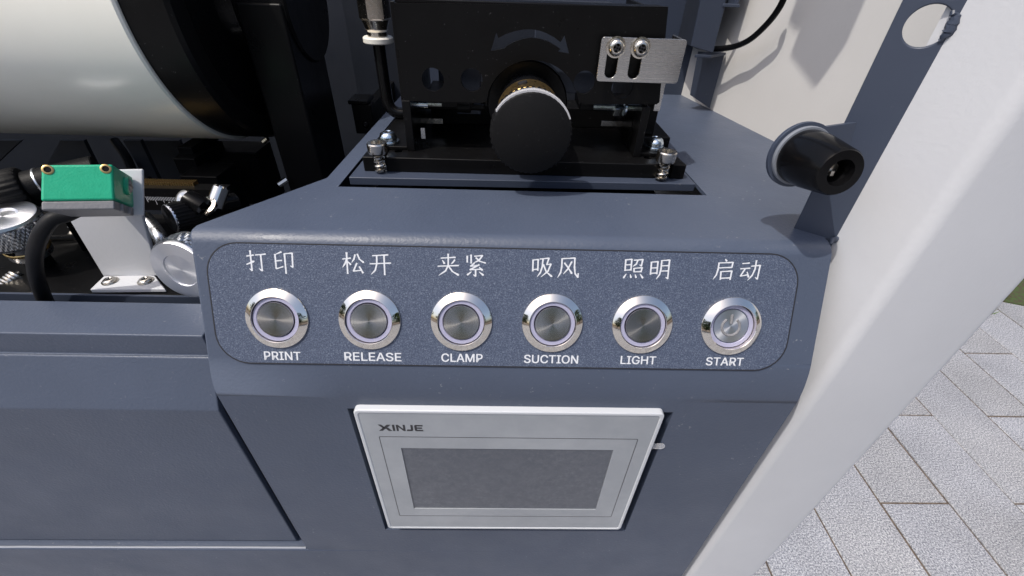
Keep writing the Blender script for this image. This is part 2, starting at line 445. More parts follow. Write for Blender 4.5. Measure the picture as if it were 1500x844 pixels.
# skirts
def wall(b, a, c, z): b.add([(a[0], a[1], ZT), (c[0], c[1], ZT), (c[0], c[1], z), (a[0], a[1], z)], [(0, 1, 2, 3)])
b.add([(XL, YF, ZB), (XL, YC, ZT), (XL, .1375, ZT), (XL, .1375, -.2755), (XL, YF, -.2755)], [(0, 1, 2, 3, 4)])
wall(b, (XL, .1375), (-.0765, .1805), -.2755); wall(b, (-.0765, .1805), (-.0700, .36), -.2755)
b.add([(XR, YF, ZB), (XR, YC, ZT), (XR, .1375, ZT), (XR, .1375, -1.02), (XR, YF, -1.02)], [(0, 1, 2, 3, 4)])
# shelf lip on the base under the side cover, hole returns
b.add([(-.55, YF, -.2755), (XL, YF, -.2755), (XL, .135, -.2755), (-.55, .135, -.2755)], [(0, 1, 2, 3)])
for (a, c) in ((0, 1), (1, 2), (2, 3), (3, 0)):
    b.add([T(*hole[a]), T(*hole[c]), (hole[c][0], hole[c][1], ZT-.0016), (hole[a][0], hole[a][1], ZT-.0016)], [(0, 1, 2, 3)])
for (p, r) in (((hx0, hz0), (hx1, hz0)), ((hx1, hz0), (hx1, hz1)), ((hx1, hz1), (hx0, hz1)), ((hx0, hz1), (hx0, hz0))):
    b.add([(p[0], YF, p[1]), (r[0], YF, r[1]), (r[0], YF+.0094, r[1]), (p[0], YF+.0094, p[1])], [(0, 1, 2, 3)])
bmesh.ops.remove_doubles(b.bm, verts=b.bm.verts[:], dist=1e-5)
def wt(p, r):
    def on(y, z): return abs(p.y-y) < 1e-4 and abs(r.y-y) < 1e-4 and abs(p.z-z) < 1e-4 and abs(r.z-z) < 1e-4
    if on(YF, ZB): return 1.0
    if on(YC, ZT) and p.x < XR+.001: return .40
    if abs(p.x-XL) < 1e-4 and abs(r.x-XL) < 1e-4:
        if (abs(p.y-YF) < 1e-4 or abs(p.y-YC) < 1e-4) and (abs(r.y-YF) < 1e-4 or abs(r.y-YC) < 1e-4) and min(p.z, r.z) > -.28: return .17
        if p.z > -.08 and r.z > -.08: return .1
    if p.z > -.08 and r.z > -.08 and min(p.x, r.x) < -.0699 and max(p.x, r.x) < -.0695 and max(p.y, r.y) > .137: return .1
    if on(YF, -.2755): return .05
    return 0
housing = b.build('housing', M['dark'], con, weights=wt, wmax=.0095, seg=8)

# label film, its border and lettering: a local frame lying on the sloped face
NB = V(0, -math.cos(TILT), math.sin(TILT)); UPB = V(0, math.sin(TILT), math.cos(TILT))
BO = V(-.08014, YF, ZB) + UPB*((-.10679-ZB)/math.cos(TILT)); BO[0] = -.08014     # first button's centre
def onface(x, v, lift=0): return BO + V(x, 0, 0) + UPB*v + NB*lift
def face_M(x, v, lift): o = onface(x, v, lift); return frame(o, NB)
fl, fr, ft, fb = -.0226, .1872, .0268, -.0172
def onB(px, py, lift=0):
    o = BO+NB*lift; d = ray(px, py); return d*((o @ NB)/(d @ NB))
b = MB(); b.plate(rrect(fl, fr, fb, ft, .0112, 9), [], face_M(0, 0, .0000), .0003)
film = b.build('label_film', M['film'], con, label='speckled slate label film with rounded corners under the buttons')
b = MB(); b.plate(rrect(fl-.0004, fr+.0004, fb-.0004, ft+.0004, .0116, 9), [rrect(fl+.00005, fr-.00005, fb+.00005, ft-.00005, .01115, 9)], face_M(0, 0, 0), .00034)
b.build('border_line', M['darkprint'], film)

# Chinese characters drawn stroke by stroke (100 x 100 box), Latin text from the built-in font
G = {
'print1': [[(8,72),(42,77)],[(27,96),(27,12),(16,20)],[(5,37),(42,52)],[(47,77),(95,82)],[(72,79),(72,12),(58,21)]],
'print2': [[(45,93),(14,80)],[(15,83),(15,22)],[(15,54),(44,57)],[(14,21),(47,31)],[(55,85),(91,88),(89,30),(78,35)],[(57,86),(57,1)]],
'release1': [[(4,67),(42,72)],[(24,96),(24,3)],[(23,67),(15,48),(3,31)],[(26,58),(41,43)],[(61,88),(55,68),(44,53)],[(70,91),(79,68),(98,53)],[(67,52),(50,16),(88,21)],[(76,37),(85,22),(92,7)]],
'release2': [[(15,84),(86,89)],[(3,49),(97,54)],[(35,85),(34,50),(26,22),(7,3)],[(67,87),(67,1)]],
'clamp1': [[(17,78),(83,83)],[(24,70),(34,53)],[(79,72),(72,62),(63,53)],[(3,42),(97,47)],[(50,98),(50,48),(38,22),(7,1)],[(51,44),(68,20),(97,3)]],
'clamp2': [[(14,91),(14,61)],[(31,96),(31,57)],[(44,89),(81,93),(66,72),(43,60)],[(51,84),(70,67),(96,60)],[(46,59),(29,45),(60,48)],[(68,53),(26,29),(80,33)],[(66,42),(82,27)],[(51,31),(51,1),(40,8)],[(33,21),(13,5)],[(67,20),(87,5)]],
'suction1': [[(8,80),(8,27)],[(8,78),(31,81),(31,30)],[(8,35),(31,38)],[(53,85),(51,50),(43,22),(29,3)],[(38,83),(80,88),(71,59),(90,62),(78,30),(46,2)],[(55,60),(70,26),(98,4)]],
'suction2': [[(20,88),(20,50),(16,24),(3,1)],[(20,87),(78,91),(78,50),(83,20),(96,4),(97,23)],[(65,75),(49,42),(28,17)],[(31,69),(50,46),(69,19)]],
'light1': [[(10,90),(10,37)],[(10,88),(37,91),(37,40)],[(10,65),(37,67)],[(10,41),(37,43)],[(46,87),(87,91),(83,62),(73,67)],[(65,88),(59,70),(44,58)],[(50,52),(52,32)],[(50,50),(87,54),(83,33)],[(52,34),(83,36)],[(17,25),(5,4)],[(35,23),(40,6)],[(57,23),(64,6)],[(80,25),(95,5)]],
'light2': [[(8,82),(8,22)],[(8,80),(37,83),(37,25)],[(8,53),(37,55)],[(8,29),(37,31)],[(54,90),(54,50),(50,24),(36,2)],[(54,88),(89,91),(89,6),(78,13)],[(54,64),(89,66)],[(54,40),(89,42)]],
'start1': [[(48,99),(57,88)],[(22,80),(85,84),(83,60)],[(22,57),(84,61)],[(22,82),(21,50),(16,24),(3,3)],[(36,42),(37,2)],[(36,40),(85,44),(82,2)],[(37,9),(82,12)]],
'start2': [[(9,79),(43,83)],[(3,55),(49,59)],[(26,56),(8,21),(42,28)],[(36,42),(47,15)],[(51,68),(92,73),(88,9),(76,17)],[(72,96),(71,56),(62,26),(43,1)]],
}
def glyph(b, key, x0, x1, y0, y1, Mx, z0):
    w = (x1-x0)*.066; z = z0
    for st in G[key]:
        P = [V(x0+(x1-x0)*p[0]/100, y0+(y1-y0)*p[1]/100) for p in st]
        for i in range(len(P)-1):
            a, c = P[i], P[i+1]; d = c-a; ln = np.linalg.norm(d); d = d/ln; n = V(-d[1], d[0])
            horiz = abs(d[0]) > .93; dot = ln < (x1-x0)*.26 and len(P) == 2
            if horiz: ws = [(.0, .34), (.12, .40), (.5, .36), (.9, .5), (1., .42)]
            elif abs(d[1]) > .97: ws = [(0., .72), (.1, .55), (.85, .5), (1., .56)]
            elif dot: ws = [(0., .22), (.5, .5), (.85, .68), (1., .4)]
            elif d[0] < 0 and i == len(P)-2: ws = [(0., .56), (.4, .48), (1., .16)]
            elif d[0] > 0 and i == len(P)-2: ws = [(0., .36), (.6, .55), (.85, .74), (1., .25)]
            else: ws = [(0., .55), (1., .5)]
            e = w*.25 if 0 < i else 0
            vs = []
            for t, q in ws:
                p = a + d*(ln*t - (e if t == 0 else 0) + (w*.25 if t == 1 and i < len(P)-2 else 0))
                vs += [(*(p+n*w*q), z), (*(p-n*w*q), z)]
            b.add(vs, [(2*k, 2*k+1, 2*k+3, 2*k+2) for k in range(len(ws)-1)], Mx); z += .000003
_font = None
try: _font = bpy.data.fonts.load(bpy.utils.resource_path('LOCAL')+'/datafiles/fonts/Inter.woff2')
except Exception: _font = None
def text_mesh(b, body, x0, x1, y0, y1, Mx, bold=.018, shear=0, th=0):
    cu = bpy.data.curves.new('lettering', 'FONT'); cu.body = body; cu.offset = 0; cu.resolution_u = 5
    if _font: cu.font = _font
    cu.fill_mode = 'FRONT'
    o = bpy.data.objects.new('lettering', cu); COL.objects.link(o)
    me = bpy.data.meshes.new_from_object(o.evaluated_get(bpy.context.evaluated_depsgraph_get()))
    c = np.array([v.co[:] for v in me.vertices]); fs = [tuple(p.vertices) for p in me.polygons]
    a, d = c.min(0), c.max(0)
    e = bold*(y1-y0)
    for q, (ex, ey) in enumerate(((-1, -1), (1, -1), (1, 1), (-1, 1))):      # stacked prints make the bold weight
        vs = [(x0+e+(x1-x0-2*e)*(v[0]-a[0])/(d[0]-a[0])+e*ex, y0+e+(y1-y0-2*e)*(v[1]-a[1])/(d[1]-a[1])+e*ey*.6, th+q*.000004) for v in c]
        b.add(vs, fs, Mx)
    bpy.data.objects.remove(o); bpy.data.meshes.remove(me); bpy.data.curves.remove(cu)

CN = [('print', 359, 432, 366, 401), ('release', 500.5, 574, 369, 403), ('clamp', 640, 713, 371.5, 404.5), ('suction', 778, 848.5, 374.5, 407), ('light', 912.5, 983, 377.5, 409.5), ('start', 1045, 1115, 379.5, 411)]
EN = [('PRINT', 387, 440.5, 515, 527.5), ('RELEASE', 504.5, 588, 516.2, 529), ('CLAMP', 646.5, 707, 518, 530.5), ('SUCTION', 767.5, 847, 520, 532.5), ('LIGHT', 909, 961, 521.5, 533.8), ('START', 1034, 1089, 523.5, 535.8)]
face_m = face_M(0, 0, 0)
def loc2(px, py):
    p = onB(px, py, .0003)-BO; return float(p[0]), float(p @ UPB)
names = ['print', 'release', 'clamp', 'suction', 'light', 'start']
for (nm, xa, xb, ya, yb) in CN:
    u0, _ = loc2(xa, (ya+yb)/2); u1, _ = loc2(xb, (ya+yb)/2); _, v1 = loc2((xa+xb)/2, ya); _, v0 = loc2((xa+xb)/2, yb)
    b = MB(); wch = (u1-u0)*.455
    glyph(b, nm+'1', u0, u0+wch, v0, v1, face_m, .00034); glyph(b, nm+'2', u1-wch, u1, v0, v1, face_m, .00034)
    b.build('lettering', M['print'], con, recalc=False, label='white Chinese lettering above the %s button' % nm)
for (nm, xa, xb, ya, yb) in EN:
    u0, _ = loc2(xa, (ya+yb)/2); u1, _ = loc2(xb, (ya+yb)/2); _, v1 = loc2((xa+xb)/2, ya); _, v0 = loc2((xa+xb)/2, yb)
    b = MB(); text_mesh(b, nm, u0, u1, v0, v1, face_m, .022, th=.00036)
    b.build('lettering', M['print'], con, recalc=False, label='white word %s under its button' % nm)

# push buttons
def local_obj(name, b, mat, parent, **kw): return b.build(name, mat, parent, local=True, **kw)
first = None; proto = {}
for k in range(6):
    pos = BO + V(.033*k, 0, 0) + NB*.0003
    e = empty('push_button', pos, con, rot=face_M(0, 0, 0).to_3x3(), group='round metal push buttons in a row on the console',
              label='%s push button with %s' % (names[k], 'a power symbol on its recessed cap' if k == 5 else 'a plain turned metal cap'))
    if k == 0:
        b = MB()
        b.lathe([(.0110, -.0002), (.01112, .0001), (.01112, .0006), (.0110, .00078), (.0087, .00212), (.0085, .0022), (.0084, .0021), (.00835, .0000)], n=96, cap0=False, cap1=False)
        bezel = b.build('bezel', M['chrome'], e, local=True, sharp=24)
        b = MB(); b.lathe([(.00825, .0009), (.0081, .0013), (.0069, .0013), (.0067, .0011), (.00665, .0)], n=96, cap0=False, cap1=False)
        ringo = b.build('light_ring', M['ring'], e, local=True)
        b = MB(); b.lathe([(.0064, .0), (.0064, .0016), (.0063, .0018), (.0045, .00182), (.0022, .00178), (.0006, .00170), (.0, .00168)], n=96, cap0=False, cap1=False)
        capo = b.build('cap', M['cap'], e, local=True)
        proto = [bezel, ringo, capo]
    elif k < 5:
        for p in proto:
            c = p.copy(); COL.objects.link(c); c.parent = e
            if p is capo: c.rotation_euler = (0, 0, random.uniform(-.5, .5))
    else:
        for p in proto[:2]:
            c = p.copy(); COL.objects.link(c); c.parent = e
            if p is ringo: c.location = (0, 0, -.0008); c.scale = (1.0, 1.0, 1.0)
        b = MB(); b.lathe([(.0064, -.001), (.0064, .00015), (.0063, .0003), (.0, .0003)], n=96, cap0=False, cap1=False)
        b.build('cap', M['capclear'], e, local=True)
        b = MB(); r0 = .0033
        b.tube([(r0*math.sin(a), r0*math.cos(a)-.0003, .00026) for a in np.linspace(rad(34), rad(326), 40)], [.00050]*40, 8); b.tube([(0, .0010, .00026), (0, .0044, .00026)], .00052, 8)
        b.build('symbol_groove', M['greyplastic'], e, local=True)
        b = MB()
        arc = [(r0*math.sin(a), r0*math.cos(a), .00034) for a in np.linspace(rad(38), rad(322), 40)]
        b.tube([(x*1., y-.0003, z) for x, y, z in arc], .00030, 8)
        b.tube([(0, .0012, .00034), (0, .0042, .00034)], .00034, 8)
        b.build('power_symbol', M['symbol'], e, local=True)

# touch screen
HS = (YF-.0028)/YF; YH = YF-.0028
def H(x): return x*HS
X0, X1, Z0_, Z1_ = H(-.0583), H(.0676), H(-.2479), H(-.1462)
HM = lambda y: Matrix(((1, 0, 0, 0), (0, 0, -1, y), (0, 1, 0, 0), (0, 0, 0, 1)))    # local XY -> machine XZ, local +Z -> towards the viewer
b = MB(); lw = .0018
b.plate(rrect(X0, X1, Z0_, Z1_, .0022, 5), [rrect(X0+lw, X1-lw, Z0_+lw, Z1_-lw, .0012, 4)], HM(YH+.0095), .0095)
ts = b.build('touch_screen', M['hmiw'], con, bevel=.0006, seg=3, label='small touch screen panel with a pale frame and dark blank display')
b = MB(); b.box(X0+.0012, X1-.0012, YH+.001, YH+.009, Z0_+.0012, Z1_-.0012); b.build('rear_body', M['greyplastic'], ts)
dx0, dx1, dz0, dz1 = H(-.0423), H(.0508), H(-.2262), H(-.1725)
b = MB(); b.plate(rrect(X0+lw-.0001, X1-lw+.0001, Z0_+lw-.0001, Z1_-lw+.0001, .0012, 4), [[(dx1, dz1), (dx0, dz1), (dx0, dz0), (dx1, dz0)]], HM(YH+.0012), .0009)
b.build('faceplate', M['hmi'], ts)
b = MB(); b.box(dx0-.001, dx1+.001, YH+.0007, YH+.0011, dz0-.001, dz1+.001); b.build('display', M['glass'], ts)
ox0, ox1, oz0, oz1 = H(-.0506), H(.0601), H(-.2338), H(-.1640); t_ = .00025
b = MB(); b.plate(rrect(ox0, ox1, oz0, oz1, .0006, 3), [rrect(ox0+t_, ox1-t_, oz0+t_, oz1-t_, .0005, 3)], HM(YH+.00028), .00004)
b.build('outline', M['darkprint'], ts)
pa = at(553, 623, 'Y', YH); pb = at(620, 632.5, 'Y', YH)
def lat(b, poly, holes=()): b.plate(poly, holes, HM(YH+.00028), .00006)
u = (pb[0]-pa[0]); v0, v1 = pb[2], pa[2]; hh = v1-v0
def LX(f): return pa[0]+u*f
b = MB()
# maker's wordmark: five angular letters
lat(b, [(LX(0.0), v1), (LX(.07), v1), (LX(.145), v0+hh*.58), (LX(.10), v0+hh*.42)]); lat(b, [(LX(.0), v0), (LX(.08), v0), (LX(.285), v1), (LX(.20), v1)]); lat(b, [(LX(.155), v0+hh*.42), (LX(.21), v0+hh*.55), (LX(.295), v0), (LX(.215), v0)])
lat(b, [(LX(.315), v0), (LX(.365), v0), (LX(.365), v1), (LX(.315), v1)])
lat(b, [(LX(.40), v0), (LX(.445), v0), (LX(.445), v0+hh*.70), (LX(.555), v0), (LX(.60), v0), (LX(.60), v1), (LX(.555), v1), (LX(.555), v0+hh*.30), (LX(.445), v1), (LX(.40), v1)])
lat(b, [(LX(.625), v0), (LX(.75), v0), (LX(.775), v0+hh*.2), (LX(.775), v1), (LX(.725), v1), (LX(.725), v0+hh*.24), (LX(.64), v0+hh*.24)])
lat(b, [(LX(.81), v0+hh*.15), (LX(.83), v0), (LX(1.), v0), (LX(1.), v0+hh*.2), (LX(.86), v0+hh*.2), (LX(.86), v0+hh*.4), (LX(.98), v0+hh*.4), (LX(.98), v0+hh*.6), (LX(.86), v0+hh*.6), (LX(.86), v0+hh*.8), (LX(1.), v0+hh*.8), (LX(1.), v1), (LX(.83), v1), (LX(.81), v0+hh*.85)])
b.build('lettering', M['darkprint'], ts, label='dark XINJE wordmark on the faceplate')
p = at(966, 655, 'Y', YF-.0012)
b = MB(); b.plate(rrect(p[0]-.006, p[0]+.0025, p[2]-.0018, p[2]+.0018, .0017, 6), [], HM(YF-.0006), .0004)
b.build('film_tab', M['clear'], ts, label='clear pull tab of the protective film')
# dark opening around the screen
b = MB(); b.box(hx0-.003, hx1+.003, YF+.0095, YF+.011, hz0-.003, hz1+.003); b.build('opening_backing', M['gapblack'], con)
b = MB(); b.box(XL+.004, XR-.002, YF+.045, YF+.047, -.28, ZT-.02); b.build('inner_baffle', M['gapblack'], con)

# ------------------------------------------------------------------ side cover (left)
fc = empty('side_cover', V(-.2, .12, -.2755), label='slate grey folded side cover left of the console, stepped along its top', cat='machine cover')
prof = [(.1140, -.2735), (.1140, -.1532), (.1232, -.1328), (.1235, -.1321), (.1247, -.1318), (.1247, -.1212), (.1440, -.1208), (.1440, -.1245), (.1275, -.1245), (.1275, -.1335), (.1170, -.1555), (.1170, -.2735)]
b = MB(); b.prism(prof, -.45, -.1153, 'X')
b.build('cover_sheet', M['dark'], fc, bevel=.0011, seg=4, sharp=15)
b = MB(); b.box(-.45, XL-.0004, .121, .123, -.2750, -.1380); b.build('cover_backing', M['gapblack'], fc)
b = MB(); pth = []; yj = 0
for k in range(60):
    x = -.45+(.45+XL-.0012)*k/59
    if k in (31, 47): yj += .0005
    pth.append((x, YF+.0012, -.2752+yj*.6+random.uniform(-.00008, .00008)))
b.tube(pth, .00052, 6); b.build('edge_glint', M['edgeglint'], fc)  # pale bead draws the sun's glint along the base lip

# ------------------------------------------------------------------ white cabinet
cab = empty('machine_cabinet', V(.15, .3, -1.15), label='white machine cabinet whose rounded front post stands right of the console', cat='machine cabinet')
def arcp(cx, cy, r, a0, a1, n=7): return [(cx+r*math.cos(rad(a0+(a1-a0)*k/(n-1))), cy+r*math.sin(rad(a0+(a1-a0)*k/(n-1)))) for k in range(n)]
# plan outline of the post: inner side, rounded ridge, front, rounded outer edge
post = [(.1195, .1400)] + arcp(.1330, .1205, .0055, 192, 268, 9) + arcp(.1700, .1200, .0050, 272, 352, 7) + [(.1775, .60), (.1740, .60), (.1720, .1400)]
b = MB(); b.prism(post, -1.13, .13, 'Z')
b.build('front_post', M['white'], cab, sharp=40)
WO = V(.151, .247, 0); WD = V(.1310-.151, .3425-.247, 0); WD = WD/np.linalg.norm(WD); WN = V(-WD[1], WD[0], 0)
if WN[0] > 0: WN = -WN
a_, c_ = WO - WD*.115, WO + WD*.19
b = MB(); o_ = -WN*.0015
b.add([(*(a_[:2]), -.30), (*(c_[:2]), -.30), (*(c_[:2]), .17), (*(a_[:2]), .17), (*((a_+o_)[:2]), -.30), (*((c_+o_)[:2]), -.30), (*((c_+o_)[:2]), .17), (*((a_+o_)[:2]), .17)],
      [(0,1,2,3), (7,6,5,4), (0,4,5,1), (1,5,6,2), (2,6,7,3), (3,7,4,0)])
b.build('inner_wall', M['innerwhite'], cab, bevel=.0004)
b = MB(); b.box(-.62, .1770, .602, .604, -1.13, .02); b.build('rear_panel', M['white'], cab)
b = MB(); b.box(-.62, -.618, YF+.03, .60, -1.13, -.14); b.build('end_panel', M['white'], cab)
# corner strip with a round hole
fs_ = V(.1122, -.0092, 0)*0 + V(.0115, -.0090, 0); flen = np.linalg.norm(fs_); fsu = fs_/flen
FO = V(.1112, .1460, 0); fN = (-.616, -.788, 0)
hp = ray(1358, 38); nn = V(*fN); hP = hp*((FO @ nn)/(hp @ nn)); hxl = float((hP-FO) @ fsu)
b = MB(); Mf = frame(FO, fN, tuple(fsu))
b.plate([(0, ZT-.004), (flen+.0002, ZT-.004), (flen+.0002, .125), (0, .125)], [circ(hxl, hP[2], .0052, 36)], Mf, .0016)
strip = b.build('corner_strip', M['darkflat'], cab, bevel=.0004, seg=2, label='slate corner strip with a round hole')
b = MB()   # return flange behind the strip, along the post
e1 = FO+V(*fsu)*flen
b.prism([(e1[0]-.0008, e1[1]-.0005), (e1[0]+.0010, e1[1]+.0002), (e1[0]+.0012, e1[1]+.003), (e1[0]-.0006, e1[1]+.003)], ZT-.003, .125, 'Z')
b.build('strip_return', M['darkflat'], strip)
b = MB(); random.seed(3)
wb = []; wr = []
for k in range(15):
    t = -.65+1.45*k/14; rr_ = .0053+random.uniform(-.0003, .0003)
    wb.append(Mf @ Vector((hxl+rr_*math.cos(t), hP[2]+rr_*math.sin(t), .0015+random.uniform(-.0002, .0003)))); wr.append((.0006+.0007*math.sin(math.pi*k/14))*random.uniform(.75, 1.25))
b.tube(wb, wr, 9)
b.build('weld_bead', M['darkflat'], strip)
b = MB()
wp = [(e1[0]-.0013*i+random.uniform(-.0003, .0003)+.0004, e1[1]-.0011+.0009*i, ZT+.0005+random.uniform(0, .0006)) for i in range(4)]+[]
b.tube([(.1215, .1362, ZT+.0012), (.1202, .1358, ZT+.0004), (.1190, .1352, ZT+.0008), (.1182, .1340, ZT-.0002)], [.0007, .0012, .0009, .0004], 8)
b.build('corner_weld', M['darkflat'], strip)

# machine frame behind everything
chs = empty('machine_chassis', V(-.2, .4, -.3), label='dark inner machine frame behind the mechanisms', cat='machine frame')
b = MB(); b.box(-.60, .1420, .440, .446, -.30, .03); b.build('back_plate', M['chassis'], chs)
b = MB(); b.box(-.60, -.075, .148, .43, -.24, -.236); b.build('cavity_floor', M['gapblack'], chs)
b = MB(); b.box(-.60, -.110, .1572, .1584, -.1360, -.1284); b.build('ledge_strip', M['darkflat'], chs)
b = MB(); b.box(-.60, -.110, .1585, .230, -.1360, -.1286); b.build('shelf', M['blk'], chs, bevel=.0005)
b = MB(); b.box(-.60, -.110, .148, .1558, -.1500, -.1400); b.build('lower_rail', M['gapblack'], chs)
b = MB(); b.box(-.1150, -.0700, .366, .372, -.30, .02)
b.build('side_panel', M['chassis'], chs)
b = MB(); b.box(-.0700, .1330, .3440, .3470, -.12, .05); b.build('rear_upright', M['darkflat'], chs, bevel=.0008)
b = MB(); b.box(-.60, .140, .15, .44, -1.02, -1.0); b.build('bottom_plate', M['chassis'], chs)

# folded brackets at the right-hand upright
fb_ = empty('folded_bracket', V(.12, .31, ZT), label='slate folded sheet bracket stepped down beside the inner white wall', cat='bracket')
def px2(pts, y): return [(at(x, yy, 'Y', y)[0], at(x, yy, 'Y', y)[2]) for x, yy in pts]
b = MB(); b.plate(px2([(1013, 68), (1045, 78), (1063, 6), (1064, -40), (1026, -40), (1026, 6)], .292), [], HM(.294), .0016)
b.build('upper_tab', M['darkflat'], fb_, bevel=.0003)
y0 = .292; p = at(1062, 8, 'Y', y0)
b = MB(); b.box(p[0]-.0012, p[0]+.0085, .2918, .2940, p[2]-.0008, p[2]+.0008); b.box(p[0]+.0065, p[0]+.0083, .294, .3420, p[2]-.0006, p[2]+.05); b.build('top_fold', M['darkflat'], fb_, bevel=.0003)
b = MB(); b.plate(px2([(1012, 140), (1040, 159), (1062, 80), (1024, 76)], .304), [], HM(.306), .0016)
b.build('lower_tab', M['darkflat'], fb_, bevel=.0003)
p = at(1043, 79, 'Y', .292); p2 = at(1062, 80, 'Y', .304)
b = MB(); b.prism([(p[0]-.010, .2925), (p[0]+.0002, .2925), (p2[0]+.0004, .3036), (p2[0]-.012, .3036)], p2[2]-.0004, p2[2]+.0012, 'Z'); b.build('shelf_fold', M['darkflat'], fb_, bevel=.0003)
p = at(1045, 40, 'Y', .303)
b = MB(); b.box(p[0]-.006, p[0]+.004, .3035, .343, p[2]-.012, p[2]+.03); b.build('spacer_block', M['chassis'], fb_)

# cable by the white inner wall
def onwall(px, py, lift):
    o = WO+WN*lift; d = ray(px, py); return d*((o @ WN)/(d @ WN))
cpts = smoothpath([onwall(1040, 72, .014), onwall(1060, 71, .012), onwall(1080, 67, .010), onwall(1100, 57, .010), onwall(1121, 38, .010), onwall(1138, 17, .011), onwall(1149, -5, .012), onwall(1156, -40, .014)], 6)
b = MB(); b.tube(cpts, .0016, 12)
b.build('cable', M['blkgloss'], None, label='thin black cable looping past the inner white wall', cat='cable')

# cam lock
fc_, rc_ = at(1231.5, 253.5, 'Y', .122), at(1176, 229.5, 'Y', .1400)
lk = empty('cam_lock', rc_, label='black tapered lock barrel on an ear beside the corner strip', cat='lock')
ax = Vector(fc_-rc_); Ln = ax.length; Ml = frame(rc_, ax, (0, 0, 1))
b = MB(); b.lathe([(.0086, 0), (.0088, .001), (.0086, Ln*.35), (.0071, Ln-.0008), (.0066, Ln), (.0040, Ln+.0001), (.0037, Ln-.0008), (.0035, Ln-.006), (.0, Ln-.006)], Ml, n=64, cap0=True, cap1=False)
b.build('barrel', M['blkgloss'], lk, sharp=28)
b = MB(); b.box(-.0018, -.0004, -.0005, .0005, Ln-.006, Ln-.0030, Ml); b.lathe([(.0024, Ln-.0058), (.0021, Ln-.0042), (.001, Ln-.004), (0, Ln-.004)], Ml, n=24); b.build('key_plug', M['nickel'], lk)
b = MB(); b.lathe([(.0095, -.0010), (.0095, -.0001), (.0093, .0002), (.0085, .0002)], Ml, n=64, cap1=False); b.build('washer', M['greypaint'], lk)
b = MB(); fp = V(.1120, .1455, 0)
lx = (Ml.inverted() @ Vector((fp[0], fp[1], rc_[2]+.006)))
ear = []
R_ = .0106
tgt = Ml.inverted() @ Vector((.1135, .1445, rc_[2]+.0105)); tg2 = Ml.inverted() @ Vector((.1135, .1445, rc_[2]-.008))
aa = math.atan2(tgt[1], tgt[0]); ab = math.atan2(tg2[1], tg2[0])
a0 = aa; a1 = ab
d_ = (a1-a0) % (2*math.pi)
if d_ < math.pi: a0, a1 = a1, a0
d_ = (a1-a0) % (2*math.pi)
ear = [(R_*math.cos(a0+d_*k/35), R_*math.sin(a0+d_*k/35)) for k in range(3, 33)]
last = (tg2, tgt) if (a1 % (2*math.pi)) == (ab % (2*math.pi)) else (tgt, tg2)
ear += [(last[0][0], last[0][1]), (last[1][0], last[1][1])]
b.plate(ear, [], Ml @ Matrix.Translation((0, 0, -.0026)), .0015)
b.build('mounting_ear', M['darkflat'], lk, bevel=.0003)

# ------------------------------------------------------------------ tray
tr = MB(); tz = ZT+.0004
tr.plate([(-.0668, .1803), (.0856, .1822), (.0800, .338), (-.0600, .338)], [], Matrix.Translation((0, 0, tz-.0036)), .0036)
tray = tr.build('tray', M['darkflat'], None, bevel=.0004, seg=2, label='slate sliding tray set in the opening on top of the console', cat='tray')
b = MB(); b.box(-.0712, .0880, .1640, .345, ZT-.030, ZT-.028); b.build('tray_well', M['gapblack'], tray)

# ------------------------------------------------------------------ adjusting unit
au = empty('adjusting_unit', V(.01, .23, tz), label='black steel adjusting unit with a round knob, bolted on the tray', cat='adjusting unit')
bt = -.0722
def yz(px, py, y): p = at(px, py, 'Y', y); return p[0], p[2]
b = MB()
XLb, XRb, YFb, YBb = -.0618, .0815, .1872, .262
nl0, nl1, nr0, nr1 = -.0562, -.0518, .0710, .0752
outl = [(XLb, YFb), (nl0, YFb), (nl0, YFb+.011), (nl1, YFb+.011), (nl1, YFb), (nr0, YFb), (nr0, YFb+.011), (nr1, YFb+.011), (nr1, YFb), (XRb, YFb), (XRb-.0075, YBb), (XLb+.004, YBb)]
b.plate(outl, [circ(-.0475, .1955, .0017, 14), circ(.066, .1955, .0017, 14)], Matrix.Translation((0, 0, tz)), bt-tz)
b.build('base_plate', M['blk'], au, bevel=.0005, seg=2)
YP = .1955
b = MB()
pl_ = lambda x, y: yz(x, y, YP)
arch = [pl_(780+68*math.cos(a), 156-68*math.sin(a)) for a in np.linspace(0, math.pi, 20)]
outl = [pl_(577, 4), pl_(592, 146), pl_(596, 148)] + [pl_(706, 151), pl_(711, 149)] + list(reversed(arch)) + [pl_(850, 150), pl_(855, 153), pl_(962, 153), pl_(966, 150), pl_(979, 10)]
holes = []
for hx, hy in ((634, 117), (691, 117.5), (856, 121), (912, 128)):
    c0 = pl_(hx, hy); holes.append(circ(c0[0], c0[1], .0045, 26))
arr = [pl_(*p) for p in ((727, 48), (730, 56), (741, 50), (754, 46), (766, 43.5), (778, 43), (790, 45), (801, 49), (812, 55), (821, 62), (827, 52), (834, 79), (817, 76), (821, 72), (813, 67), (803, 61), (791, 57), (778, 55), (766, 57), (754, 61), (743, 67), (739, 71), (719, 75))]
holes.append(arr)
b.plate(outl, holes, HM(YP+.0016), .0016)
fp_ = b.build('front_plate', M['blk'], au, bevel=.0003, seg=2)
x0, z0 = pl_(577, 4); x1, _ = pl_(979, 8)
b = MB(); b.box(x0+.0002, x1-.0002, YP+.0002, YP+.010, -.0158, -.0142); b.build('top_fold', M['blkgloss'], au, bevel=.0006, seg=4)
b = MB(); b.box(-.0425, -.0410, YP+.0018, .262, bt, -.0160); b.box(-.0450, -.0432, YP+.006, .262, bt, -.0158); b.build('side_plate', M['blk'], au, bevel=.0003)
b = MB(); b.box(.0600, .0616, YP+.0018, .262, bt, -.0160); b.build('side_plate', M['blk'], au, bevel=.0003)
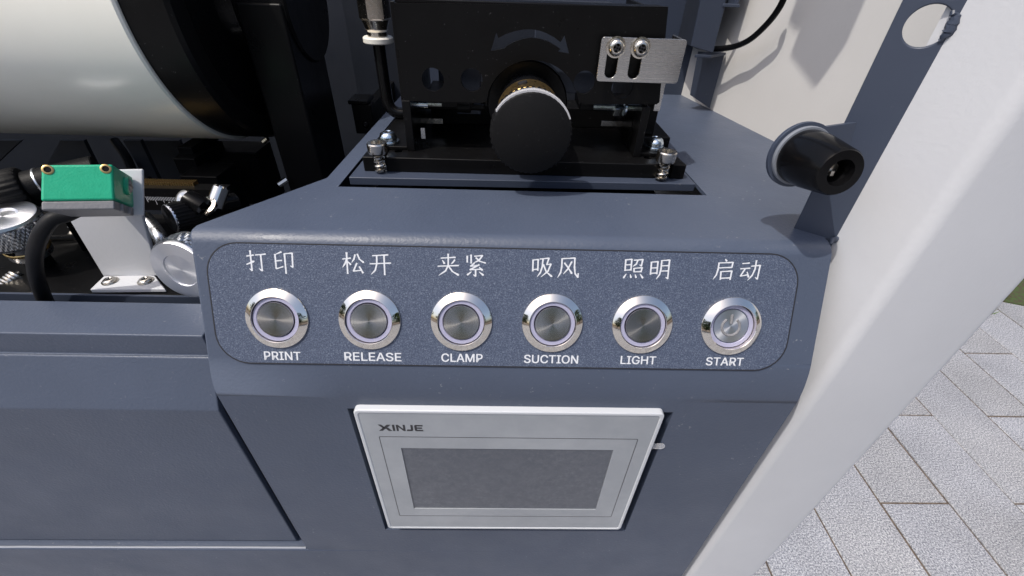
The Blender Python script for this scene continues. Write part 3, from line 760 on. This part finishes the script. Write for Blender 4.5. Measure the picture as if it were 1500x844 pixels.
for xa in (-.0425, .0600):
    b = MB(); b.box(xa-.0010, xa+.0025, YP-.0002, YP+.0100, bt, -.0505); b.build('leg', M['blk'], au, bevel=.0003)
    b = MB(); b.box(xa+(-.0095 if xa < 0 else .0026), xa+(-.0012 if xa < 0 else .0110), YP+.0010, YP+.0210, bt, bt+.0016); b.build('foot', M['blk'], au, bevel=.0003)
# inner bodies seen through the openings
b = MB(); b.box(-.036, .054, .258, .270, -.066, -.018); b.build('rear_block', M['chassis'], au, bevel=.001)
b = MB(); b.box(-.022, -.011, .212, .216, -.060, -.030); b.build('inner_tab', M['darkflat'], au, bevel=.0004)
b = MB(); b.box(.0125, .043, .214, .218, -.050, -.017); b.build('inner_tab', M['darkflat'], au, bevel=.0004)
b = MB(); b.box(-.038, .058, .236, .252, bt, bt+.010); b.box(-.038, -.010, .225, .250, -.062, -.054); b.build('cross_bar', M['blk'], au, bevel=.0006)
b = MB(); b.box(-.036, -.014, .205, .225, -.0555, -.0515); b.build('slide_bar', M['blk'], au, bevel=.0004)
b = MB(); b.box(.034, .058, .207, .226, -.0555, -.0520); b.build('slide_bar', M['blk'], au, bevel=.0004)
for px, py in ((621, 152), (683, 157)):
    p = at(px, py, 'Y', .206); b = MB(); b.tube([p+V(-.004, 0, 0), p+V(.002, 0, 0)], .0024, 14); b.tube([p+V(.002, 0, 0), p+V(.008, 0, 0)], .0013, 10)
    b.build('spring_plunger', M['zinc' if px < 650 else 'blk'], au)
p = at(905, 157, 'Y', .203); b = MB(); b.lathe([(.0036, -.0022), (.0038, -.0018), (.0038, .0018), (.0036, .0022)], frame(p, (1, .1, 0)), n=6); b.lathe([(.0042, .0022), (.0042, .003)], frame(p, (1, .1, 0)), n=24); b.tube([p+V(-.011, 0, 0), p+V(.012, 0, 0)], .0015, 10); b.build('zinc_nut', M['zinc'], au, sharp=30)
for k, (px, py) in enumerate(((631, 177), (898, 181), (620, 195), (935, 203))):
    p = at(px, py, 'Y', .222 if k < 2 else .2); s_ = .006 if k < 2 else .0009; b = MB(); b.box(p[0]-s_, p[0]+s_, p[1]-.0005, p[1], p[2]-(.0012 if k < 2 else .0024), p[2]+(.0012 if k < 2 else .0024)); b.build('bright_edge', M['nickel'], au)
for i, (x0, x1, ya, yb, za, zb) in enumerate(((.0680, .0735, .2080, .2240, -.0660, -.0480), (.0650, .0810, .2050, .2340, bt, -.0660), (.0620, .0672, .2060, .2240, bt, -.0540))):
    b = MB(); b.box(x0-.003, x1-.003, ya, yb, za, zb); b.build('side_block', M['blk'], au, bevel=.0006)
b = MB(); b.box(.0668, .0695, .2040, .2050, -.0540, -.030); b.build('thin_strip', M['stainless'], au)

# screws
def pan_screw(p, axis, r, name, mat, parent, hgt=None):
    Ms = frame(p, axis, (1, .2, .1)); h = hgt or r*.75
    b = MB()
    b.lathe([(r*1.22, 0), (r*1.25, h*.12), (r*1.22, h*.24), (r, h*.26), (r*1.0, h*.55), (r*.85, h*.85), (r*.55, h), (r*.50, h*1.0), (r*.2, h*.55), (0, h*.5)], Ms, n=32, cap1=False)
    for a in (0, math.pi/2):
        b.box(-r*.52, r*.52, -r*.07, r*.07, h*.9, h*1.03, Ms @ Matrix.Rotation(a+.3, 4, 'Z')) if False else None
    o = b.build(name, mat, parent, sharp=40)
    b = MB()
    for a in (.4, .4+math.pi/2): b.box(-r*.48, r*.48, -r*.1, r*.1, h*.50, h*.985, Ms @ Matrix.Rotation(a, 4, 'Z'))
    b.build('cross_slot', M['darkprint'], o)
    return o
for px, py in ((569.5, 209), (958, 217)):
    p = at(px, py, 'Y', .2030); p[2] = bt+.0016
    q_ = pan_screw(at(px, py, 'Z', bt+.0016), (0, 0, 1), .0039, 'pan_screw', M['zinc'], au, .0050)
for px, py in ((555, 231), (972.5, 243)):
    p = at(px, py, 'Z', bt+.0002); Ms = frame(p, (0, 0, 1))
    b = MB(); b.lathe([(.0017, -.006), (.0017, .0022), (.0040, .0022), (.0042, .0028), (.0042, .0062), (.0039, .0067), (.0025, .0067), (.0022, .0050), (0, .0050)], Ms, n=36, cap1=False)
    o = b.build('cap_screw', M['nickel'], au, sharp=30)
    b = MB(); 
    sp_ = [Vector(p)+Vector((.0022*math.cos(t), .0022*math.sin(t), -.0065+.0088*t/28)) for t in np.linspace(0, 28, 90)]
    b.tube(sp_, .00045, 6); b.build('spring', M['nickel'], o)

# knob on its brass collar
kc = at(778, 198, 'Y', .1630); KR = .0151
Mk = frame(kc, (0, -1, 0), (1, 0, 0))
kn = empty('knob', kc+V(0, .008, 0), au, label='large round black knob with a knurled rim')
kn_ = lambda k, r, z: (.00022 if (k % 2 == 0) else -.00022) if r > .0146 else 0
b = MB(); b.lathe([(.0130, -.0078), (.0148, -.0075), (.0151, -.0068), (.0151, -.0012), (.0148, -.0004), (.0143, 0), (0, 0)], Mk, n=180, mod=lambda k, r, z: (.00025 if k % 4 < 2 else -.00025) if r > .0149 else 0, cap1=False)
b.build('grip', M['blkrough'], kn, sharp=50)
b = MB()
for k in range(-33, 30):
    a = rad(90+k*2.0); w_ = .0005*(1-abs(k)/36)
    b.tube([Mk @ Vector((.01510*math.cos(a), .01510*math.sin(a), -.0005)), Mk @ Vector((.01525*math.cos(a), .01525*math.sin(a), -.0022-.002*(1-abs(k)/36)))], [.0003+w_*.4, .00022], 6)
b.build('knurl_highlight', M['rimglint'], kn, sharp=50)  # light tubes along the rim's top paint its sunlit highlight
b = MB(); b.lathe([(.0128, -.0290), (.0132, -.0282), (.0132, -.0155), (.0126, -.0148), (.0075, -.0148), (.0070, -.0070)], Mk, n=64, cap0=False, cap1=False); b.build('collar', M['brass'], kn, sharp=30)
b = MB(); ph = Mk @ Vector((-.0032, .0132, -.0215)); b.lathe([(.0019, -.001), (.0019, .0003)], frame(ph, tuple(Mk.to_3x3() @ Vector((-.26, .97, 0)))), n=20); b.build('set_screw_hole', M['darkprint'], kn)
b = MB(); b.lathe([(.0178, -.0600), (.0178, -.0420), (.0172, -.0415), (.0130, -.0415), (.0130, -.0290)], Mk, n=64, cap0=False, cap1=False); b.build('hub', M['blkgloss'], kn, sharp=30)

# stainless bracket
YS = .1915
br = MB(); s2 = lambda x, y: yz(x, y, YS)
xa, za = s2(882, 54); xb, zb_ = s2(992, 123)
def sl(cx, y0, y1):
    c0 = s2(cx, (y0+y1)/2); _, zt = s2(cx, y0); _, zb2 = s2(cx, y1); return slot(c0[0], zb2, zt, .0023)
br.plate(rrect(xa, xb, zb_, za, .0012, 4), [sl(897, 58, 115), sl(931.5, 58, 116)], HM(YS+.0010), .0010)
o_br = br.build('stainless_bracket', M['stainless'], au, bevel=.0002, seg=2, label='brushed stainless bracket with two slots')
b = MB(); b.box(xb-.0011, xb, YS+.0010, YS+.016, zb_+.0008, za-.0004); b.build('bent_end', M['stainless'], o_br, bevel=.0003)
for px, py in ((902, 69), (938, 70)):
    pan_screw(at(px, py, 'Y', YS), (0, -1, 0), .0031, 'pan_screw', M['nickel'], au, .0030)

# ------------------------------------------------------------------ air fitting and hose
af = empty('air_fitting', at(553, 63, 'Y', .245), label='nickel hexagonal air fitting with white collar and black hose', cat='pipe fitting')
pf = at(554, 58, 'Y', .245); Mz = frame(pf, (0, 0, 1), (1, .3, 0))
b = MB(); b.lathe([(.0048, .0015), (.0048, .0035), (.0056, .0045)], Mz, n=40); b.lathe([(.0053, .0045), (.0058, .0062), (.0068, .0085)], Mz, n=40); b.build('neck', M['nickel'], af, sharp=30)
b = MB(); b.lathe([(.0068, .0085), (.0073, .0092), (.0073, .0170), (.0068, .0176)], Mz, n=6); b.build('hex_body', M['nickel'], af, sharp=20)
b = MB(); b.lathe([(.0074, .0176), (.0076, .0185), (.0076, .040)], Mz, n=40); b.build('upper_nut', M['nickel'], af, sharp=20)
b = MB(); b.lathe([(.0068, -.0014), (.0072, -.0010), (.0072, .0008), (.0066, .0014), (.0045, .0014)], Mz, n=40); b.build('collar', M['offwhite'], af, sharp=30)
b = MB(); b.tube(smoothpath([pf+V(0, 0, 0), pf+V(0, 0, -.012), pf+V(.0002, 0, -.022), pf+V(.001, -.0006, -.0300), pf+V(.0042, -.001, -.0338), pf+V(.010, -.001, -.0345), pf+V(.018, 0, -.0345)], 6), .0030, 14); b.build('hose', M['blkgloss'], af)

# unseen head and arm, added to throw the shadow on the inner wall
ph_ = empty('shadow_head', V(.05, .175, .122), label='unseen dark head on an arm, added to shade the inner wall', cat='shadow caster')
b = MB(); b.box(.044, .056, .155, .183, .189, .400); b.box(.044, .055, .1825, .1935, .199, .26); b.build('shadow_head_block', M['chassis'], ph_, bevel=.002)
b = MB(); b.box(.028, .070, .150, .600, .4005, .440); b.build('shadow_arm', M['darkflat'], ph_, bevel=.002)
b = MB(); b.box(.020, .078, .560, .600, .021, .400); b.build('shadow_column', M['darkflat'], ph_, bevel=.002)

# small clamp block on the side panel
cb_ = at(531, 168, 'Y', .285)
b = MB(); b.box(cb_[0]-.006, cb_[0]+.006, .285, .293, cb_[2]-.012, cb_[2]+.006); b.box(cb_[0]-.0075, cb_[0]+.0045, .284, .300, cb_[2]+.006, cb_[2]+.0085)
o = b.build('clamp_block', M['blk'], None, bevel=.0005, label='small black clamp block with a screw behind the console edge', cat='clamp')
pan_screw(V(cb_[0]+.001, .285, cb_[2]-.006), (0, -1, 0), .0019, 'screw', M['blkgloss'], o, .0012)
b = MB(); b.box(cb_[0]-.003, cb_[0]+.003, .292, .367, cb_[2]-.010, cb_[2]+.002); b.build('stem', M['blk'], o)

# ------------------------------------------------------------------ drum and its arm
DC = V(-.15, .27, -.022); DR = .0690
dr = empty('printing_drum', V(-.35, .27, -.091), label='large cream white printing drum with a black end ring', cat='drum')
Md = frame((0, DC[1], DC[2]), (1, 0, 0), (0, 0, 1))
b = MB(); b.lathe([(DR-.004, -.62), (DR, -.618), (DR, -.1512), (DR-.0008, -.1503), (DR-.0035, -.1500)], Md, n=160, cap1=False); b.build('shell', M['drum'], dr, sharp=30)
b = MB(); b.lathe([(DR-.0045, -.1506), (DR-.0018, -.1500), (DR-.0016, -.1325), (DR-.0030, -.1308), (DR-.012, -.1306)], Md, n=160, cap0=False, cap1=False); b.build('end_ring', M['blk'], dr, sharp=30)
b = MB(); b.lathe([(DR-.012, -.1306), (DR-.013, -.1340), (.030, -.1340), (.028, -.1270), (.016, -.1265), (.016, -.1100)], Md, n=96, cap0=False); b.build('end_disc', M['blkgloss'], dr, sharp=30)
arm = empty('support_arm', V(-.114, .26, -.236), label='black vertical support arm at the right end of the drum', cat='support arm')
b = MB(); b.box(-.1248, -.1036, .2400, .2820, -.236, -.0212); b.build('upright', M['blk'], arm, bevel=.0012, seg=4)
b = MB(); b.lathe([(.0275, -.1270), (.0285, -.1262), (.0285, -.1030), (.0275, -.1020)], Md, n=96); b.build('bearing_housing', M['blk'], arm, sharp=30)
hcc = at(442, 28, 'X', -.1036)
b = MB(); Mh = frame(hcc, (1, 0, 0), (0, 0, 1)); b.lathe([(.0068, .0), (.0071, .0005), (.0066, .0007), (.0061, .0003), (.0060, -.004)], Mh, n=48, cap0=False, cap1=False); b.build('hole_rim', M['blkgloss'], arm, sharp=30)
b = MB(); b.lathe([(.0062, .0004), (.0001, .0004)], Mh, n=40, cap0=False); b.build('bore', M['gapblack'], arm)

# ------------------------------------------------------------------ sensor, bracket
nSn = -ray(391, 382); nSn = nSn/np.linalg.norm(nSn); nS = Vector(nSn)
ps0 = ray(113, 307)*(.140/ray(113, 307)[1])
def onS(px, py, lift=0):
    o = ps0+nSn*lift; d = ray(px, py); return d*((o @ nSn)/(d @ nSn))
sn = empty('photo_sensor', ps0-nSn*.010, label='green and grey photoelectric sensor held by the white bracket', cat='sensor')
def slabq(b, quad, t0, t1):
    q0 = [V(*p)+nSn*t0 for p in quad]; q1 = [V(*p)+nSn*t1 for p in quad]
    b.add(q0+q1, [(0,1,2,3), (7,6,5,4), (0,4,5,1), (1,5,6,2), (2,6,7,3), (3,7,4,0)])
tl, tr_, br_, bl = onS(60, 241.5), onS(165, 240.5), onS(168.5, 306.5), onS(58.5, 308)
ml, mr = tl+(bl-tl)*.80, tr_+(br_-tr_)*.80
TS = .0270
b = MB(); slabq(b, [tl, tr_, mr, ml], -TS, 0); b.build('green_case', M['green'], sn, bevel=.0009, seg=4)
dx = (tr_-tl)*.006
b = MB(); slabq(b, [ml+dx, mr-dx, br_-dx, bl+dx], -TS+.0002, -.0004); b.build('grey_base', M['greyplastic'], sn, bevel=.0006, seg=3)
def nS_frame(p): return frame(p, tuple(nS), (1, 0, 0))
for px, py in ((70, 248.8), (155, 247.5)):
    b = MB(); b.lathe([(.0016, -.0005), (.0016, .0002), (.0014, .0003), (.0010, .0003), (.0009, -.002)], nS_frame(onS(px, py)), n=28, cap0=False, cap1=False); o = b.build('brass_insert', M['brass'], sn, sharp=30)
    b = MB(); b.lathe([(.0010, .00008), (.00002, .00008)], nS_frame(onS(px, py)), n=20, cap0=False); b.build('hole', M['gapblack'], o)
side_n = np.cross((br_-tr_), nSn); side_n = side_n/np.linalg.norm(side_n)
if side_n[0] < 0: side_n = -side_n
pb_ = tr_+(mr-tr_)*.42-nSn*TS*.60
Mb = frame(pb_+side_n*.0000, tuple(side_n), (0, 0, 1))
b = MB(); b.lathe([(.0036, -.001), (.0034, .0012), (.0026, .0013), (.0025, .0004)], Mb, n=32, cap0=False, cap1=False); b.build('boss', M['green'], sn, sharp=30)
b = MB(); b.lathe([(.0025, .0004), (.0024, .0015), (.0, .0016)], Mb, n=28, cap1=False); o = b.build('side_screw', M['greyplastic'], sn)
b = MB(); b.box(-.0021, .0021, -.0003, .0003, .0014, .00175, Mb @ Matrix.Rotation(.9, 4, 'Z')); b.build('screw_slot', M['darkprint'], o)
for f0 in (.32, .72):
    b = MB(); pp = br_-(br_-mr)*.5-nSn*TS*f0
    Mc = frame(pp, tuple(side_n), tuple(nS)); b.box(-.0014, .0014, -.0012, .0016, -.001, .0008, Mc); b.build('clip', M['clear'] if False else M['greyplastic'], sn, bevel=.0004)
cab_pts = smoothpath([at(118, 305, 'Y', .158), at(98, 315, 'Y', .156), at(76, 322, 'Y', .153), at(60, 343, 'Y', .150), at(51, 372, 'Y', .150), at(53, 402, 'Y', .151), at(62, 430, 'Y', .152), at(72, 452, 'Y', .154), at(84, 480, 'Y', .158)], 6)
b = MB(); b.tube(cab_pts, .0027, 14); b.build('sensor_cable', M['rubber'], sn)
# bracket
sb = empty('sensor_bracket', at(190, 415, 'Z', -.1286), label='white sheet metal bracket standing on the shelf under the green sensor', cat='bracket')
ZF = -.1262
f1, f2, f3, f4 = at(131, 424, 'Z', ZF), at(242, 423, 'Z', ZF), at(226, 402.5, 'Z', ZF), at(152, 404, 'Z', ZF)
b = MB()
def slabz(b, quad, t):
    q0 = [V(*p) for p in quad]; q1 = [p-V(0, 0, t) for p in q0]
    b.add(q0+q1, [(0,1,2,3), (7,6,5,4), (0,4,5,1), (1,5,6,2), (2,6,7,3), (3,7,4,0)])
slabz(b, [f1, f2, f3, f4], .0022); b.build('foot', M['white'], sb, bevel=.0006, seg=3)
YBk = float((f3[1]+f4[1])/2)
b = MB(); qd = [at(152, 405, 'Y', YBk), at(233, 404, 'Y', YBk), at(206, 309, 'Y', YBk), at(96, 312, 'Y', YBk)]
b.plate([(p[0], p[2]) for p in qd], [], HM(YBk+.0018), .0020); b.build('upright', M['white'], sb, bevel=.0005, seg=3)
# tilted upper plate behind the sensor
d0 = -TS-.0022
e_tl, e_tr, e_br, e_bl = [onS(x, y, d0+.0018) for x, y in ((110, 249), (210, 247), (211, 316), (100, 318))]
b = MB(); slabq(b, [e_tl, e_tr, e_br, e_bl], -.0018, 0); b.build('sensor_plate', M['white'], sb, bevel=.0008, seg=3)
for px, py in ((161.5, 412.5), (213.5, 412)):
    pan_screw(at(px, py, 'Z', ZF), (0, 0, 1), .0027, 'pan_screw', M['nickel'], sb, .0016)

# ------------------------------------------------------------------ knobs, clamp, scale in the cavity
def knurl(n, amp, zs):
    def f(k, r, z, _n=n):
        i = zs.index(z) if z in zs else None
        return None
    return f
def knurled(b, r, z0, z1, Mx, n=144, rows=9, amp=.00028):
    """diamond knurl as real relief"""
    vs = []; fs = []
    for i in range(rows+1):
        z = z0+(z1-z0)*i/rows; env = 0 if i in (0, rows) else 1
        for k in range(n):
            u_ = ((k + i) % 4, (k - i) % 4); h = (1 if u_[0] < 2 else 0)+(1 if u_[1] < 2 else 0)
            rr = r+amp*(h-1)*env; a = 2*math.pi*k/n; vs.append((rr*math.cos(a), rr*math.sin(a), z))
    for i in range(rows):
        for k in range(n): k2 = (k+1) % n; fs.append((i*n+k, i*n+k2, (i+1)*n+k2, (i+1)*n+k))
    b.add(vs, fs, Mx)
# right silver knob, its face to the viewer
kp = at(264, 397, 'Y', .148); n_ = Vector((-.14, -.97, .10)).normalized(); Mk2 = frame(kp, tuple(n_), (1, 0, 0))
k2 = empty('knurled_knob', kp, label='turned silver knob tucked against the left edge of the console', cat='knob', group='knobs among the mechanisms')
k2.rotation_euler = Mk2.to_euler()
b = MB(); I4 = Matrix.Identity(4)
b.lathe([(.0132, -.0012), (.0128, -.0004), (.0124, 0), (.0072, 0), (.0070, -.0006), (.0058, -.0007), (.0, -.0007)], I4, n=96, cap0=False, cap1=False)
b.build('face', M['capclear'], k2, local=True, sharp=20)
b = MB(); knurled(b, .0132, -.0098, -.0012, I4, n=120, rows=8); b.lathe([(.0132, -.0098), (.0124, -.0106), (.0, -.0106)], I4, n=60, cap0=False, cap1=False); b.build('knurled_rim', M['alu'], k2, local=True, sharp=10)
b = MB(); b.lathe([(.0045, -.035), (.0045, -.0104)], I4, n=32); b.build('shaft', M['alu'], k2, local=True)
# left silver knob, standing upright
kp = at(2, 315, 'Y', .176); Mk3 = frame(kp, (.10, -.12, 1), (1, 0, 0))
k3 = empty('knurled_knob', kp, label='silver knurled knob standing upright at the left edge of the photo', cat='knob', group='knobs among the mechanisms')
k3.rotation_euler = Mk3.to_euler(); k3.scale = (.84, .84, .92)
b = MB(); b.lathe([(.0145, -.0014), (.0138, -.0002), (.0130, 0), (.0065, 0), (.0055, -.0008), (.0, -.0008)], I4, n=80, cap0=False, cap1=False); b.build('face', M['capclear'], k3, local=True, sharp=20)
b = MB(); knurled(b, .0145, -.0130, -.0014, I4, n=176, rows=14, amp=.00032); b.lathe([(.0145, -.0130), (.0138, -.0138), (.0, -.0138)], I4, n=60, cap0=False, cap1=False); b.build('knurled_rim', M['alu'], k3, local=True, sharp=10)
b = MB(); b.lathe([(.0092, -.0240), (.0096, -.0232), (.0096, -.0138)], I4, n=48); b.build('neck', M['alu'], k3, local=True, sharp=30)
b = MB(); b.lathe([(.0098, -.0205), (.0102, -.0200), (.0102, -.0190), (.0098, -.0185)], I4, n=48, cap0=False, cap1=False); b.build('brass_ring', M['brass'], k3, local=True, sharp=30)
b = MB(); b.lathe([(.0021, .0094), (.0021, .0099)], Matrix.Rotation(rad(90), 4, 'X') @ Matrix.Translation((0, -.017, 0)), n=20); b.build('set_screw_hole', M['gapblack'], k3, local=True)
b = MB(); b.lathe([(.0060, -.036), (.0060, -.0240)], I4, n=32); b.build('stem', M['blk'], k3, local=True)
# small black knob
kp = at(247.5, 320.5, 'Y', .178); n_ = Vector((-.55, -.80, .10)).normalized(); Mk4 = frame(kp, tuple(n_), (1, 0, 0))
k4 = empty('small_knob', kp, label='small black ribbed knob with a turned face behind the silver knob', cat='knob', group='knobs among the mechanisms')
k4.rotation_euler = Mk4.to_euler()
b = MB(); b.lathe([(.0062, -.0006), (.0060, 0), (.0, 0)], I4, n=64, cap0=False, cap1=False); b.build('face', M['turnblack'], k4, local=True)
b = MB(); b.lathe([(.0058, -.0135), (.0064, -.0128), (.0064, -.0010), (.00635, -.0007)], I4, n=96, cap1=False, mod=lambda k, r, z: (.00022 if k % 4 < 2 else -.00022) if r > .006 else 0); b.build('ribbed_grip', M['blkrough'], k4, local=True, sharp=50)
b = MB(); b.lathe([(.00645, -.0011), (.0064, -.0005), (.0062, -.0002)], I4, n=96, cap0=False, cap1=False); b.build('bright_edge', M['alu'], k4, local=True)
b = MB(); b.lathe([(.0045, -.030), (.0045, -.0135)], I4, n=32); b.build('shaft', M['blkgloss'], k4, local=True)
# black knob at the far left
kp = at(-6, 285, 'Y', .190); n_ = Vector((-.80, -.50, -.10)).normalized(); Mk5 = frame(kp, tuple(n_), (0, 0, 1))
k5 = empty('small_knob', kp, label='black ribbed knob with a barrel, cut by the left edge of the photo', cat='knob', group='knobs among the mechanisms')
k5.rotation_euler = Mk5.to_euler()
b = MB(); b.lathe([(.0088, -.012), (.0094, -.0112), (.0094, -.0005), (.0088, 0), (0, 0)], I4, n=96, cap1=False, mod=lambda k, r, z: (.00025 if k % 4 < 2 else -.00025) if r > .009 else 0); b.build('ribbed_grip', M['blkrough'], k5, local=True, sharp=50)
b = MB(); b.lathe([(.0066, -.040), (.0070, -.0395), (.0070, -.0125)], I4, n=48); b.build('barrel', M['blkrough'], k5, local=True, sharp=30)
b = MB(); b.lathe([(.0071, -.0180), (.0073, -.0178), (.0073, -.0172), (.0071, -.0170)], I4, n=48, cap0=False, cap1=False); b.build('bright_ring', M['alu'], k5, local=True)
# clamp lever with chromed ends
cl = empty('clamp_lever', at(300, 300, 'Y', .200), label='black clamp lever with chromed pins behind the console corner', cat='clamp')
p1, p2 = at(276, 293, 'Y', .188), at(300, 306, 'Y', .186)
b = MB(); b.tube([p1, (p1+p2)/2, p2], [.0050, .0052, .0046], 20); b.build('lever', M['blkgloss'], cl, sharp=40)
b = MB(); d_ = (p1-p2)/np.linalg.norm(p1-p2); Mx_ = frame(p1, (-.25, -.6, .75)); b.lathe([(.0040, -.003), (.0042, .0018), (.0034, .0034), (.0018, .0038), (0, .0034)], Mx_, n=32, cap1=False); b.build('chrome_pin', M['chrome'], cl)
p3, p4 = at(314, 303, 'Y', .190), at(325, 273, 'Y', .196)
b = MB(); b.tube([p3, p3+(p4-p3)*.92, p4], [.0036, .0036, .0030], 20); b.build('chrome_post', M['chrome'], cl)
b = MB(); pr = at(303, 302, 'Y', .187); b.lathe([(.0045, -.001), (.0047, .0008), (.003, .0011), (.0024, .0003)], frame(pr, (-.1, -.5, .85)), n=32, cap0=False, cap1=False); b.build('chrome_washer', M['chrome'], cl)
# scale and rack
scb = empty('scale_bar', at(235, 285, 'Y', .205), label='black scale bar with white graduations beside the sensor bracket', cat='scale')
p = at(207, 276, 'Y', .205); p2_ = at(268, 278, 'Y', .205)
b = MB(); b.box(p[0]-.05, p2_[0]+.02, .205, .212, p[2]-.012, p[2]); b.build('bar', M['blk'], scb)
b = MB()
for k in range(34):
    x = p[0]+k*.0008; h = .0042 if k % 10 == 5 else (.003 if k % 5 == 0 else .0019); b.box(x-.00011, x+.00011, .20494, .205, p[2]-.0045-h, p[2]-.0045)
b.build('graduations', M['print'], scb)
b = MB(); pq = at(252, 299, 'Y', .2049); text_mesh(b, '40', pq[0]-.0022, pq[0]+.0022, pq[2]-.0013, pq[2]+.0013, HM(.20490), .02); b.build('lettering', M['print'], scb, recalc=False)
b = MB(); pr = at(208, 269, 'Y', .210)
for k in range(24): b.box(pr[0]-.002+k*.0012, pr[0]-.0013+k*.0012, .209, .213, pr[2]-.0016, pr[2]+.0014)
b.box(pr[0]-.01, pr[0]+.03, .2092, .2135, pr[2]-.0030, pr[2]-.0010); b.build('toothed_rack', M['brass'], scb)
# slide block stack
sk = empty('slide_block', at(290, 250, 'Y', .235), label='stack of black slide blocks under the drum, left of the support arm', cat='slide block')
def bxp(px0, py0, px1, py1, y, dpt, rot=0):
    a = at(px0, py0, 'Y', y); c = at(px1, py1, 'Y', y); b = MB(); b.box(min(a[0], c[0]), max(a[0], c[0]), y, y+dpt, min(a[2], c[2]), max(a[2], c[2])); return b
bxp(258, 216, 285, 228, .245, .03).build('block', M['blk'], sk, bevel=.0005)
bxp(252, 232, 294, 256, .238, .03).build('block', M['blk'], sk, bevel=.0005)
bxp(262, 258, 345, 330, .225, .02).build('block', M['blk'], sk, bevel=.0005)
bxp(300, 222, 400, 300, .262, .02).build('block', M['blk'], sk, bevel=.0005)
b = MB()
for k in range(14):
    pz = at(292+k*1.9, 283+k*1.1, 'Y', .2248); h = .0022 if k % 5 else .0036; b.box(pz[0]-.0001, pz[0]+.0001, .22484, .225, pz[2], pz[2]+h)
b.build('graduations', M['print'], sk)
b = MB(); pq = at(293, 276, 'Y', .2248); text_mesh(b, '10', pq[0]-.0018, pq[0]+.0018, pq[2]-.0012, pq[2]+.0012, HM(.22490), .02); b.build('lettering', M['print'], sk, recalc=False)
b = MB(); p = at(386, 208, 'Y', .255); p2_ = at(392, 203, 'Y', .255); b.tube([p, p2_], .0014, 8); b.build('bright_pin', M['nickel'], sk); b = MB(); p = at(408, 271, 'Y', .235); p2_ = at(420, 263, 'Y', .238); b.tube([p, p2_], .0017, 8); b.build('bright_pin', M['nickel'], sk)
# braces behind the sensor
bc = empty('cross_brace', at(120, 225, 'Y', .30), label='dark slanting brace plates behind the green sensor', cat='brace')
b = MB(); b.plate([yz(x, y, .30) for x, y in ((88, 206), (122, 206), (150, 262), (58, 262))], [], HM(.303), .003); b.build('plate', M['chassis'], bc)
b = MB(); b.plate([yz(x, y, .31) for x, y in ((0, 206), (30, 206), (-30, 262), (-60, 262))], [], HM(.313), .003); b.build('plate', M['chassis'], bc)
b = MB(); b.plate([yz(x, y, .29) for x, y in ((180, 206), (205, 206), (250, 300), (235, 300))], [], HM(.293), .003); b.build('plate', M['chassis'], bc)
b = MB(); b.plate([yz(x, y, .32) for x, y in ((200, 206), (262, 206), (300, 300), (255, 300))], [], HM(.323), .003); b.build('plate', M['chassis'], bc)
# spring screw and rails, bottom left
ss = empty('spring_screw', at(15, 418, 'Y', .165), label='silver spring on a screw at the bottom left of the mechanisms', cat='spring')
pa_, pc_ = V(*at(-14, 440, 'Y', .160)), V(*at(28, 404, 'Y', .172)); dd_ = pc_-pa_; Lz = np.linalg.norm(dd_); Ms = frame(pa_, tuple(dd_))
b = MB(); b.tube([Ms @ Vector((.0032*math.cos(t), .0032*math.sin(t), Lz*t/(2*math.pi*10))) for t in np.linspace(0, 2*math.pi*10, 240)], .00085, 7); b.build('coil', M['nickel'], ss)
b = MB(); b.tube([pa_-dd_*.3, pc_+dd_*.1], .0021, 14); b.build('rod', M['blk'], ss)
rl = empty('guide_rail', at(80, 360, 'Y', .20), label='black guide rails lying behind the sensor cable', cat='rail')
for (y0, yy, a, c) in ((.185, 397, -40, 130), (.215, 362, -40, 200)):
    p = at(a, yy, 'Y', y0); p2_ = at(c, yy-2, 'Y', y0); b = MB(); b.box(p[0]-.05, p2_[0], y0, y0+.012, p[2]-.004, p[2]); b.build('rail', M['blk'], rl, bevel=.0004)
for px, py, y0, r in ((108, 330, .20, .002), (108, 342, .21, .0022), (82, 341, .215, .0018), (115, 416, .172, .0024), (142, 395, .18, .0020), (85, 430, .163, .003)):
    p = at(px, py, 'Y', y0); b = MB(); b.lathe([(r*1.3, -.004), (r*1.3, 0), (r, .0004), (r*.6, .0012), (0, .0012)], frame(p, (random.uniform(-.2, .2), -.4, .8)), n=24, cap1=False); b.build('small_screw', M['nickel'], rl)

rd = empty('linkage_rod', at(100, 345, 'Y', .225), label='dark linkage rods and a grey hose crossing behind the sensor bracket', cat='rod')
b = MB(); b.tube([at(98, 322, 'Y', .19), at(150, 408, 'Y', .20)], .0012, 8); b.build('thin_rod', M['blkgloss'], rd)
b = MB(); b.tube([at(215, 262, 'Y', .23), at(250, 300, 'Y', .225)], .0022, 10); b.build('rod', M['blkgloss'], rd)
b = MB(); b.tube(smoothpath([at(212, 318, 'Y', .21), at(226, 335, 'Y', .205), at(236, 350, 'Y', .20), at(246, 372, 'Y', .20)], 5), .0034, 12); b.build('barrel', M['alu'], rd)
b = MB(); b.tube(smoothpath([at(168, 206, 'Y', .30), at(186, 232, 'Y', .29), at(200, 268, 'Y', .28)], 5), .0028, 10); b.build('hose', M['rubber'], rd)
b = MB(); b.tube([at(-6, 352, 'Y', .20), at(30, 349, 'Y', .20), at(118, 347, 'Y', .205)], .0015, 8); b.build('rod', M['blkgloss'], rd)
